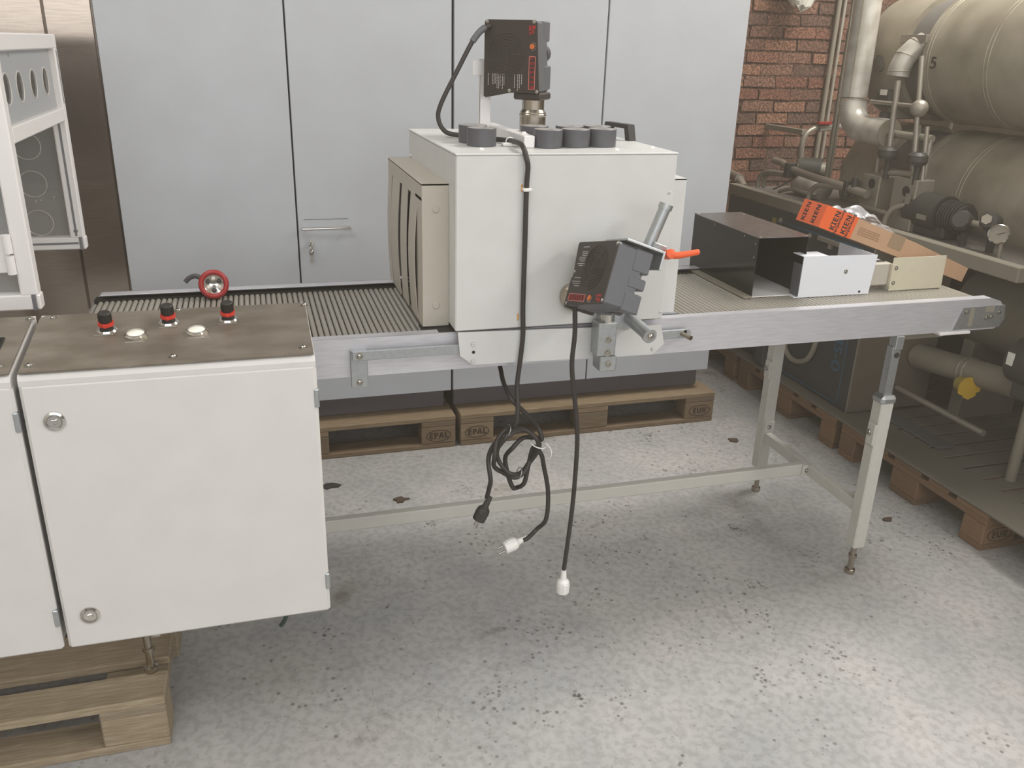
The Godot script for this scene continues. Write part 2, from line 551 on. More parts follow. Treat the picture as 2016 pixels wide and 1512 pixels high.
func room() -> void:
	structure("floor", bx(V(-3.2, -0.2, -5.0), V(6.2, 0, 3.7)), concrete())
	# back wall: mortar bed with single bricks laid where the photo shows them
	var wb := structure("wall_back", bx(V(-3.2, 0, -5.05), V(6.2, 4.4, -4.812)), M.mortar)
	var rng := RandomNumberGenerator.new()
	rng.seed = 11
	var bricks := []
	for k in 5:
		var s := Shape.new()
		var w := 0.105
		var poly := PackedVector2Array()
		for e in [[-w, -0.0285], [0.0, -0.030], [w, -0.028], [w + 0.001, 0.0], [w, 0.0285], [-0.02, 0.0295], [-w, 0.028], [-w - 0.001, 0.004]]:
			poly.append(Vector2(e[0] + rng.randf_range(-0.006, 0.004), e[1] + rng.randf_range(-0.0042, 0.0032)))
		s.prism(poly, -0.03, 0.0)
		bricks.append(s.mesh())
	for row in 31:
		var y := 0.05 + row * 0.0695
		for col in 7:
			var x := 2.30 + col * 0.2225 + (0.111 if row % 2 else 0.0) + rng.randf_range(-0.004, 0.004)
			var o := piece("brick", bricks[rng.randi() % 5], M.brick[rng.randi() % 6], wb, Transform3D(Basis(Vector3.BACK, PI * (rng.randi() % 2) + rng.randf_range(-0.012, 0.012)).rotated(Vector3.UP, rng.randf_range(-0.02, 0.02)), V(x, y, -4.80 + rng.randf_range(-0.009, 0.006))))
			o.name = o.name
	structure("wall_left", bx(V(-3.2, 0, -4.81), V(-3.0, 4.4, 3.5)), M.wall)
	# right wall and front wall stand on dark dadoes and carry window openings
	var r := Shape.new()
	r.box(V(6.0, 1.5, -4.81), V(6.2, 4.4, -0.95)); r.box(V(6.0, 1.5, 1.35), V(6.2, 4.4, 3.5)); r.box(V(6.0, 3.7, -0.95), V(6.2, 4.4, 1.35))
	r.box(V(6.0, 0, -4.81), V(6.2, 1.5, 3.5))
	structure("wall_right", r, M.wall)
	var f := Shape.new()
	f.box(V(-3.2, 0, 3.5), V(6.2, 1.46, 3.7))
	f.box(V(-3.2, 1.46, 3.5), V(-2.9, 4.4, 3.7)); f.box(V(4.6, 1.46, 3.5), V(6.2, 4.4, 3.7)); f.box(V(-2.9, 3.45, 3.5), V(4.6, 4.4, 3.7))
	structure("wall_front", f, M.wall_low)
	var c := Shape.new()
	var xs := [-3.2, -2.2, -1.9, -0.5, 0.9, 2.5, 3.8, 4.3, 5.0, 6.2]
	var zs := [-5.05, -3.3, -2.8, -2.0, -0.4, 1.2, 2.4, 3.7]
	for i in xs.size() - 1:
		for j in zs.size() - 1:
			var open := false
			for o in ROOFLIGHTS: open = open or (xs[i] >= o[0] and xs[i + 1] <= o[1] and zs[j] >= o[2] and zs[j + 1] <= o[3])
			if not open: c.box(V(xs[i], 4.2, zs[j]), V(xs[i + 1], 4.4, zs[j + 1]))
	structure("ceiling", c, M.wall)
	var w1 := structure("window_1", frame_x(6.05, -0.95, 1.35, 1.5, 3.7), M.frame_paint)
	part("pane", bx(V(6.09, 1.5, -0.95), V(6.095, 3.7, 1.35)), M.glass, w1)
	var w2 := structure("window_2", frame_z(3.55, -2.9, 4.6, 1.46, 3.45), M.frame_paint)
	part("pane", bx(V(-2.9, 1.46, 3.59), V(4.6, 3.45, 3.595)), M.glass, w2)
	var n3 := 3
	for o in ROOFLIGHTS:
		var s3 := Shape.new()
		for k in 6:
			var x: float = lerpf(o[0], o[1] - 0.05, k / 5.0)
			s3.box(V(x, 4.24, o[2]), V(x + 0.05, 4.32, o[3]))
		var w3 := structure("window_%d" % n3, s3, M.frame_paint)
		part("pane", bx(V(o[0], 4.33, o[2]), V(o[1], 4.335, o[3])), M.glass, w3)
		n3 += 1


func frame_x(x: float, z0: float, z1: float, y0: float, y1: float) -> Shape:
	var s := Shape.new()
	for k in 4:
		var z := lerpf(z0, z1 - 0.06, k / 3.0)
		s.box(V(x, y0, z), V(x + 0.07, y1, z + 0.06))
	for k in 4:
		var y := lerpf(y0, y1 - 0.06, k / 3.0)
		s.box(V(x, y, z0), V(x + 0.06, y + 0.06, z1))
	return s


func frame_z(z: float, x0: float, x1: float, y0: float, y1: float) -> Shape:
	var s := Shape.new()
	for k in 7:
		var x := lerpf(x0, x1 - 0.06, k / 6.0)
		s.box(V(x, y0, z), V(x + 0.06, y1, z + 0.07))
	for k in 3:
		var y := lerpf(y0, y1 - 0.06, k / 2.0)
		s.box(V(x0, y, z), V(x1, y + 0.06, z + 0.06))
	return s


# ---------------------------------------------------------------- pallets
func pallet(at: Vector3, woods: Array, label: String, widths := [0.145, 0.10, 0.145, 0.10, 0.145]) -> Node3D:
	var p := thing("euro_pallet", label, "pallet", at, "wooden pallets under the machines")
	var zs := [-0.35, 0.0, 0.35]
	var xs := [-0.5275, 0.0, 0.5275]
	var k := 0
	var z := -0.4
	var gap := 0.8
	for w in widths: gap -= w / 1.0
	gap /= 4.0
	for w in widths:
		part("deck_board", bx(V(-0.6, 0.1222, z), V(0.6, 0.144, z + w), 0.003), woods[k % 3], p, "", true)
		z += w + gap
		k += 1
	for x in xs:
		part("stringer_board", bx(V(x - 0.0725, 0.1, -0.4), V(x + 0.0725, 0.1222, 0.4), 0.003), woods[(k + 1) % 3], p, "", true)
		for j in 3:
			var h := 0.0725 if j == 1 else 0.05
			part("block", bx(V(x - 0.0725, 0.022, zs[j] - h), V(x + 0.0725, 0.1, zs[j] + h), 0.004), woods[(k + j) % 3], p, "", true)
		k += 1
	for j in 3:
		var h := 0.0725 if j == 1 else 0.05
		part("bottom_board", bx(V(-0.6, 0, zs[j] - h), V(0.6, 0.022, zs[j] + h), 0.003), woods[(j + 1) % 3], p, "", true)
	return p


# an oval burnt mark with letters on a block face
func stamp(p: Node3D, text: String, xf: Transform3D, wide := 0.052) -> void:
	var s := Shape.new()
	var pts := []
	for k in 29:
		var a := TAU * k / 28
		pts.append(xf * V(cos(a) * wide, sin(a) * 0.026, 0.0))
	s.tube(pts, 0.0016, 5, false)
	part("burnt_oval", s, M.brand, p, "", true)
	words(text, 0.026, M.brand, p, xf, "burnt_lettering", "Droid Sans", true)


func pallets() -> void:
	var a := pallet(V(0.143, 0, -3.625), M.wood_brown, "pallet under the left grey locker, oval stamp on its right end block")
	stamp(a, "EPAL", Transform3D(Basis(), V(0.5275, 0.058, 0.4005)))
	var b := pallet(V(1.365, 0, -3.625), M.wood_brown, "pallet under the right grey locker, stamped on both end blocks")
	stamp(b, "EPAL", Transform3D(Basis(), V(-0.5275, 0.060, 0.4005)))
	stamp(b, "EUR", Transform3D(Basis(), V(0.5275, 0.058, 0.4005)))
	var c := pallet(V(-0.895, 0, -2.163), M.wood, "pale pallet in the front left corner beneath the hanging control boxes", [0.10, 0.145, 0.12, 0.145, 0.10])
	var d := pallet(V(2.93, 0, -2.39), M.wood_red, "reddish pallet under the near end of the cooling machine frame")
	stamp(d, "EUR", Transform3D(Basis(), V(-0.5275, 0.058, 0.4005)))
	var e := pallet(V(2.93, 0, -3.23), M.wood_red, "shaded pallet under the dark panel of the cooling machine")
	var f := pallet(V(2.93, 0, -4.07), M.wood_red, "pallet under the far end of the cooling machine beside the brick wall")
	var g := pallet(V(-1.085, 0, -3.625), M.wood_brown, "pallet under the stainless steel cupboard, mostly hidden by the control boxes")
	for q in [c, d, e, f, g]: q.set_meta("category", "pallet")


# ---------------------------------------------------------------- lockers
func locker(x0: float, x1: float, seam: float, mat: Material, called: String, label: String, group: String) -> Node3D:
	var t := thing(called, label, "cupboard", V((x0 + x1) / 2, 0.144, -3.57), group)
	part("plinth", bx(V(x0 + 0.015, 0.1445, -3.86), V(x1 - 0.02, 0.24, -3.335), 0.003), M.plinth, t)
	part("body", bx(V(x0, 0.24, -3.87), V(x1, 2.16, -3.297), 0.003), M.locker_gap if mat == M.locker else mat, t)
	part("side_panel", bx(V(x1 - 0.003, 0.24, -3.87), V(x1, 2.16, -3.2965)), mat, t)
	part("door", bx(V(x0 + 0.001, 0.24, -3.2965), V(seam - 0.003, 2.14, -3.274), 0.002), mat, t)
	part("door", bx(V(seam + 0.003, 0.24, -3.2965), V(x1 - 0.002, 2.14, -3.274), 0.002), mat, t)
	return t


func lockers() -> void:
	var a := locker(-0.4515, 0.736, 0.148, M.locker, "locker", "grey double-door locker with a bar handle and a key left in its lock", "tall grey metal lockers")
	var h := Shape.new()
	h.tube(curve([V(0.169, 0.942, -3.272), V(0.169, 0.945, -3.235), V(0.176, 0.946, -3.228), V(0.328, 0.946, -3.228), V(0.335, 0.945, -3.235), V(0.335, 0.942, -3.272)], 4), 0.005, 10)
	var door := a.get_node("door_001") as Node3D
	part("door_handle", h, M.chrome, door)
	part("handle_recess", bx(V(0.172, 0.972, -3.2745), V(0.334, 0.9735, -3.2735)), M.locker_gap, door)
	part("lock", rod(V(0.193, 0.885, -3.276), V(0.193, 0.885, -3.262), 0.0095), M.chrome, door)
	var k := Shape.new()
	k.box(V(0.191, 0.877, -3.264), V(0.195, 0.893, -3.245))
	k.ring(V(0.192, 0.868, -3.250), V(1, 0, 0.4), 0.0095, 0.0016, 0, TAU, 20)
	k.box(V(0.187, 0.815, -3.256), V(0.197, 0.858, -3.253), 0.001)
	k.ball(V(0.192, 0.852, -3.254), V(0.009, 0.011, 0.0025), 12)
	part("key", k, M.bolt, door)
	locker(0.7425, 1.94, 1.341, M.locker, "locker", "grey double-door locker behind the heat tunnel, next to the brick wall", "tall grey metal lockers")
	var s := locker(-1.72, -0.4545, -0.598, M.inox_wall, "steel_cupboard", "brown-tinted brushed stainless cupboard left of the grey lockers", "")


# ---------------------------------------------------------------- conveyor
func bolt(parent: Node3D, at: Vector3, axis: Vector3, r: float, mat: Material, called := "bolt") -> void:
	if not shared.has("bolt"):
		var s := Shape.new()
		s.lathe([Vector2(0, 0), Vector2(1.25, 0), Vector2(1.25, 0.18), Vector2(0.98, 0.2)], Transform3D(), 14)
		s.lathe([Vector2(1.0, 0.2), Vector2(1.0, 0.72), Vector2(0.85, 0.9), Vector2(0.45, 0.9), Vector2(0.4, 0.55), Vector2(0, 0.55)], Transform3D(), 6)
		shared.bolt = s.mesh()
	var xf := along(axis, at)
	xf.basis = xf.basis.scaled_local(Vector3.ONE * r)
	piece(called, shared.bolt, mat, parent, xf)


func dome_screw(parent: Node3D, at: Vector3, axis: Vector3, r: float, mat: Material, called := "screw") -> void:
	if not shared.has("dome"):
		var s := Shape.new()
		s.lathe([Vector2(0, 0), Vector2(1.5, 0), Vector2(1.5, 0.15), Vector2(1.0, 0.2), Vector2(0.95, 0.5), Vector2(0.62, 0.78), Vector2(0.4, 0.8), Vector2(0.36, 0.4), Vector2(0, 0.4)], Transform3D(), 16)
		shared.dome = s.mesh()
	var xf := along(axis, at)
	xf.basis = xf.basis.scaled_local(Vector3.ONE * r)
	piece(called, shared.dome, mat, parent, xf)


func conveyor() -> void:
	var t := thing("roller_conveyor", "long steel-sided conveyor of thin round rods on cream legs", "conveyor", V(0.85, 0, -2.25))
	var poly := PackedVector2Array()
	for p in [[-0.44, 0.830], [-0.462, 0.848], [-0.4685, 0.870], [-0.443, 0.909], [-0.424, 0.928], [2.11, 0.928], [2.145, 0.917], [2.165, 0.892], [2.170, 0.862], [2.155, 0.837], [2.14, 0.830]]:
		poly.append(Vector2(p[0], p[1]))
	var fr := Shape.new()
	fr.prism(poly, -1.983, -1.979)
	fr.box(V(-0.424, 0.9255, -2.012), V(2.11, 0.928, -1.981), 0.0008)
	fr.box(V(-0.43, 0.830, -2.012), V(2.13, 0.8325, -1.981))
	part("side_rail", fr, M.rail, t)
	var rr := Shape.new()
	rr.prism(poly, -2.524, -2.520)
	rr.box(V(-0.424, 0.9255, -2.523), V(2.11, 0.928, -2.487), 0.0008)
	rr.box(V(-0.43, 0.830, -2.523), V(2.13, 0.8325, -2.487))
	part("side_rail", rr, M.rail, t)
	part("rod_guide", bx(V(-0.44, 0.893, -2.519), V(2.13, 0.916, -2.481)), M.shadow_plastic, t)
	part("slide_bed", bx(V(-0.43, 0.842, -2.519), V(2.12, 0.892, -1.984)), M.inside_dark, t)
	for x in [-0.425, 2.128]:
		part("end_drum", rod(V(x, 0.866, -2.518), V(x, 0.866, -1.985), 0.031, 20), M.inside_dark, t)
	var rs := Shape.new()
	rs.lathe([Vector2(0, -0.2345), Vector2(0.0045, -0.2325), Vector2(0.0066, -0.227), Vector2(0.0066, 0.227), Vector2(0.0045, 0.2325), Vector2(0, 0.2345)], Transform3D(Basis(Vector3.RIGHT, PI / 2), Vector3.ZERO), 10, false)
	var rm := rs.mesh()
	for k in 178:
		var x := -0.452 + k * 0.01468
		var y := 0.9075
		if x < -0.43: y -= (-0.43 - x) * 0.9
		if x > 2.10: y -= pow(maxf(0.0, x - 2.10), 2) * 7.0
		piece("belt_rod", rm, M.rod, t, Transform3D(Basis(), V(x, y, -2.2495)))
	# right end bearing plate with slots and bolts
	var ep := Shape.new()
	var q := PackedVector2Array([Vector2(2.008, 0.904), Vector2(1.986, 0.836), Vector2(2.158, 0.836), Vector2(2.172, 0.862), Vector2(2.163, 0.905)])
	ep.prism(q, -1.979, -1.9765)
	var bp := part("bearing_plate", ep, M.galv, t)
	part("plate_slot", bx(V(2.036, 0.843, -1.9768), V(2.052, 0.900, -1.9755), 0.001), M.machine_grey, bp)
	part("plate_slot", bx(V(2.092, 0.885, -1.9768), V(2.125, 0.902, -1.9755), 0.001), M.machine_grey, bp)
	for p in [[2.021, 0.891], [2.099, 0.869], [2.117, 0.871], [2.144, 0.884]]:
		bolt(bp, V(p[0], p[1], -1.9755), V(0, 0, 1), 0.0055, M.bolt)
	part("belt_scraper", bx(V(1.938, 0.822, -2.0), V(2.05, 0.830, -1.972), 0.001), M.alu, t)
	part("drive_box", bx(V(1.86, 0.775, -2.32), V(2.06, 0.829, -2.08), 0.004), M.machine_grey, t)
	# mounting bar along the side with its end plates
	part("mounting_bar", bx(V(0.197, 0.878, -1.967), V(1.085, 0.9015, -1.958), 0.001), M.galv, t)
	part("bar_bracket", bx(V(0.1935, 0.804, -1.978), V(0.2335, 0.9015, -1.968), 0.001), M.galv, t)
	dome_screw(t, V(0.214, 0.889, -1.958), V(0, 0, 1), 0.0062, M.bolt)
	dome_screw(t, V(0.213, 0.818, -1.968), V(0, 0, 1), 0.0062, M.bolt)
	part("bar_pin", rod(V(1.070, 0.890, -1.96), V(1.080, 0.888, -1.925), 0.0065), M.steel_tube, t)
	part("bar_end", rod(V(1.085, 0.8898, -1.967), V(1.085, 0.8898, -1.958), 0.0118, 20), M.galv, t)
	# right leg frame
	for z in [-1.992, -2.573]:
		leg(t, 1.80, z, 0.0)
	leg(t, -0.331, -1.868, 0.144, 0.30)
	leg(t, -0.245, -2.60, 0.0)
	part("outrigger", bx(V(-0.352, 0.79, -1.98), V(-0.31, 0.83, -1.85), 0.002), M.leg_cream, t)
	part("cross_bar", bx(V(1.784, 0.222, -2.552), V(1.81, 0.262, -2.014), 0.002), M.leg_cream, t)
	part("cross_bar", bx(V(-0.33, 0.222, -2.58), V(-0.304, 0.262, -1.89), 0.002), M.leg_cream, t)
	part("stretcher", bx(V(-0.303, 0.2205, -2.305), V(1.783, 0.262, -2.275), 0.003), M.leg_cream, t)
	dome_screw(t, V(1.783, 0.241, -2.268), V(0, 0, 1), 0.006, M.bolt)
	part("bolt_lug", bx(V(1.765, 0.222, -2.276), V(1.80, 0.262, -2.268), 0.001), M.leg_cream, t)
	part("bolt_lug", bx(V(1.780, 0.258, -2.551), V(1.822, 0.305, -2.546), 0.001), M.leg_cream, t)
	dome_screw(t, V(1.80, 0.282, -2.546), V(0, 0, 1), 0.006, M.bolt)


func leg(t: Node3D, x: float, z: float, floor_y: float, rod_y := 0.104) -> void:
	part("lower_leg", bx(V(x - 0.0225, floor_y + rod_y, z - 0.0225), V(x + 0.0225, 0.622, z + 0.0225), 0.004), M.leg_cream, t)
	part("leg_collar", bx(V(x - 0.0275, 0.610, z - 0.0275), V(x + 0.0275, 0.640, z + 0.0275), 0.009), M.galv if z > -2.2 else M.leg_cream, t)
	if z > -2.2:
		var u := Shape.new()
		u.box(V(x - 0.015, 0.63, z - 0.015), V(x + 0.015, 0.795, z + 0.013), 0.002)
		for k in 22: u.box(V(x - 0.0185, 0.635 + k * 0.0063, z + 0.009), V(x - 0.0145, 0.6385 + k * 0.0063, z + 0.015))
		part("toothed_upper_leg", u, M.galv, t)
		part("leg_head", bx(V(x - 0.012, 0.785, z - 0.014), V(x + 0.016, 0.829, z + 0.018), 0.002), M.galv, t)
		part("leg_hole", rod(V(x + 0.002, 0.768, z + 0.012), V(x + 0.002, 0.768, z + 0.0142), 0.009), M.inside_dark, t)
	else:
		part("upper_leg", bx(V(x - 0.02, 0.63, z - 0.02), V(x + 0.02, 0.829, z + 0.02), 0.003), M.leg_cream, t)
	part("clamp_lug", bx(V(x - 0.031, 0.475, z - 0.013), V(x - 0.022, 0.545, z + 0.0225), 0.003), M.leg_cream, t)
	bolt(t, V(x - 0.03, 0.515, z), V(-1, 0.15, 0.1), 0.0085, M.bolt, "clamp_bolt")
	var f := Shape.new()
	f.lathe([Vector2(0, 0), Vector2(0.0165, 0), Vector2(0.0175, 0.005), Vector2(0.0165, 0.014), Vector2(0.0095, 0.016), Vector2(0.0095, rod_y + 0.02)], Transform3D(Basis(), V(x, floor_y, z)), 18)
	f.lathe([Vector2(0.0085, 0.058), Vector2(0.014, 0.058), Vector2(0.014, 0.07), Vector2(0.0085, 0.07)], Transform3D(Basis(), V(x, floor_y, z)), 6)
	part("adjusting_foot", f, M.steel_tube, t)


# ---------------------------------------------------------------- heat tunnel
func heat_tunnel() -> void:
	var t := thing("heat_tunnel", "cream sheet-metal heat tunnel standing over the middle of the conveyor", "shrink tunnel", V(0.728, 0.92, -2.263))
	part("body", bx(V(0.449, 0.9365, -2.57), V(1.007, 1.358, -1.956), 0.003), M.cream, t)
	part("lid", bx(V(0.4475, 1.3575, -2.5715), V(1.0085, 1.362, -1.9545), 0.0015), M.cream, t)
	var sk := Shape.new()
	sk.prism(PackedVector2Array([Vector2(0.4545, 0.9355), Vector2(0.4605, 0.874), Vector2(0.493, 0.849), Vector2(0.985, 0.840), Vector2(1.016, 0.868), Vector2(1.0035, 0.921)]), -1.956, -1.9515)
	var skirt := part("skirt_panel", sk, M.cream, t)
	for p in [[0.4924, 0.904], [0.493, 0.8596], [0.985, 0.856]]: bolt(skirt, V(p[0], p[1], -1.9515), V(0, 0, 1), 0.0052, M.cream, "bolt")
	part("bolt_hole", rod(V(0.4945, 0.882, -1.9518), V(0.4945, 0.882, -1.9508), 0.0042, 12), M.inside_dark, t)
	# entry hood on the left with hanging flaps
	var hood := Shape.new()
	hood.box(V(0.383, 1.279, -2.548), V(0.4492, 1.2845, -2.031), 0.001)
	hood.box(V(0.383, 0.930, -2.036), V(0.4492, 1.2845, -2.031), 0.001)
	hood.box(V(0.383, 0.930, -2.548), V(0.4492, 1.2845, -2.543), 0.001)
	hood.box(V(0.383, 1.243, -2.545), V(0.386, 1.282, -2.034))
	hood.box(V(0.383, 0.930, -2.115), V(0.386, 1.25, -2.034))
	part("entry_hood", hood, M.cream_dirty, t)
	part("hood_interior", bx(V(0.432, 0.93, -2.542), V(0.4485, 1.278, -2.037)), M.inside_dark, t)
	var k := 0
	for z in [[-2.546, -2.487], [-2.468, -2.352], [-2.318, -2.228], [-2.182, -2.095]]:
		var s := Shape.new()
		var pa := PackedVector2Array()
		var pb := PackedVector2Array()
		for j in 9:
			var v: float = j / 8.0
			var bow := -0.007 * sin(PI * v) * (1.0 if k % 2 == 0 else 1.3) - 0.004 * v
			pa.append(Vector2(0.3855 + bow, lerpf(1.262, 0.922 + 0.004 * k, v)))
		for j in 9: pb.append(pa[8 - j] + Vector2(0.002, 0))
		pa.append_array(pb)
		s.prism(pa, z[0], z[1])
		part("curtain_flap", s, M.cream_dirty, t)
		k += 1
	for y in [1.224, 0.984]:
		var sc := Shape.new()
		sc.lathe([Vector2(0, 0), Vector2(0.0085, 0), Vector2(0.0085, 0.002), Vector2(0.007, 0.0035), Vector2(0, 0.0035)], along(V(0, 0, 1), V(0.4165, y, -2.031)), 18)
		sc.box(V(0.4155, y - 0.007, -2.0278), V(0.4175, y + 0.007, -2.0268))
		part("slotted_screw", sc, M.cream_dirty, t)
	var fl := Shape.new()
	fl.box(V(0.376, 0.9255, -2.06), V(0.46, 0.928, -1.985), 0.0005, Transform3D(Basis(Vector3.BACK, 0.03), V(0.028, -0.012, 0)))
	part("rubber_lip", fl, M.shadow_plastic, t)
	var ex := Shape.new()
	ex.box(V(1.0068, 1.283, -2.548), V(1.078, 1.2885, -2.031), 0.001)
	ex.box(V(1.0068, 0.925, -2.036), V(1.078, 1.2885, -2.031), 0.001)
	ex.box(V(1.0068, 0.930, -2.548), V(1.078, 1.2885, -2.543), 0.001)
	ex.box(V(1.075, 0.945, -2.545), V(1.078, 1.285, -2.034))
	part("exit_hood", ex, M.cream, t)
	part("exit_lip", bx(V(1.03, 0.9255, -2.06), V(1.085, 0.929, -2.02)), M.galv, t)
	# on the lid: carrying bar, post, black handle, caps
	part("lid_bar", bx(V(0.643, 1.362, -2.44), V(0.671, 1.391, -2.062), 0.002), M.alu, t)
	dome_screw(t, V(0.657, 1.391, -2.11), V(0, 1, 0), 0.007, M.alu)
	var post := Shape.new()
	post.box(V(0.6125, 1.362, -2.384), V(0.6425, 1.56, -2.378), 0.001)
	post.box(V(0.6125, 1.362, -2.40), V(0.616, 1.56, -2.378), 0.001)
	post.box(V(0.590, 1.518, -2.382), V(0.64, 1.556, -2.376), 0.001)
	part("blower_post", post, M.alu, t)
	var hn := Shape.new()
	hn.prism(PackedVector2Array([Vector2(-0.066, 0), Vector2(-0.054, 0.042), Vector2(0.054, 0.042), Vector2(0.066, 0), Vector2(0.046, 0), Vector2(0.038, 0.031), Vector2(-0.038, 0.031), Vector2(-0.046, 0)]), -0.011, 0.011, Transform3D(Basis(Vector3.UP, PI / 2 + 0.22), V(0.988, 1.362, -2.285)))
	part("handle", hn, M.black, t)
	for p in [[0.53, -2.04], [0.868, -2.015], [0.985, -2.06], [0.53, -2.5], [0.98, -2.5]]:
		dome_screw(t, V(p[0], 1.362, p[1]), V(0, 1, 0), 0.0055, M.white, "cap")
	dome_screw(t, V(0.449, 1.29, -2.54), V(-1, 0, 0), 0.005, M.cream)
	for p in [[0.993, 1.265], [0.999, 0.955]]: dome_screw(t, V(p[0], p[1], -1.956), V(0, 0, 1), 0.004, M.cream)
	for y in [1.283, 0.966]: part("glue_spot", bx(V(0.606, y - 0.009, -1.9562), V(0.611, y + 0.008, -1.9545), 0.001), M.glue, t)


func rolls() -> void:
	var s := Shape.new()
	s.lathe([Vector2(0.012, 0.002), Vector2(0.035, 0.0), Vector2(0.0365, 0.001), Vector2(0.0365, 0.0425), Vector2(0.0355, 0.0435), Vector2(0.0352, 0.0425)], Transform3D(), 36)
	var side := s.mesh()
	var c := Shape.new()
	c.lathe([Vector2(0.0355, 0.0425), Vector2(0.0345, 0.0435), Vector2(0.0135, 0.043), Vector2(0.0125, 0.041), Vector2(0.0125, 0.003)], Transform3D(), 36)
	var top := c.mesh()
	var spots := [
		[0.5506, -2.118, "grey rubber roll alone on the left of the lid, in front of its twin"],
		[0.5480, -2.196, "grey rubber roll half hidden behind the left front roll on the lid"],
		[0.7105, -2.080, "grey rubber roll touching the end of the metal bar on the lid"],
		[0.7860, -2.089, "grey rubber roll, middle of the front row of three on the lid"],
		[0.8610, -2.098, "grey rubber roll nearest to the black lid handle, front row"],
		[0.7060, -2.178, "grey rubber roll in front of the steel blower tube, back row"],
		[0.8000, -2.172, "grey rubber roll in the middle of the back row on the lid"],
		[0.8800, -2.180, "grey rubber roll at the right of the back row on the lid"]]
	for p in spots:
		var t := thing("rubber_roll", p[2], "roll", V(p[0], 1.362, p[1]), "grey rubber rolls on the tunnel lid")
		part("jacket", side, M.roll, t, "", true)
		part("end_face", top, M.roll_top, t, "", true)
		t.rotation.y = p[0] * 7.0


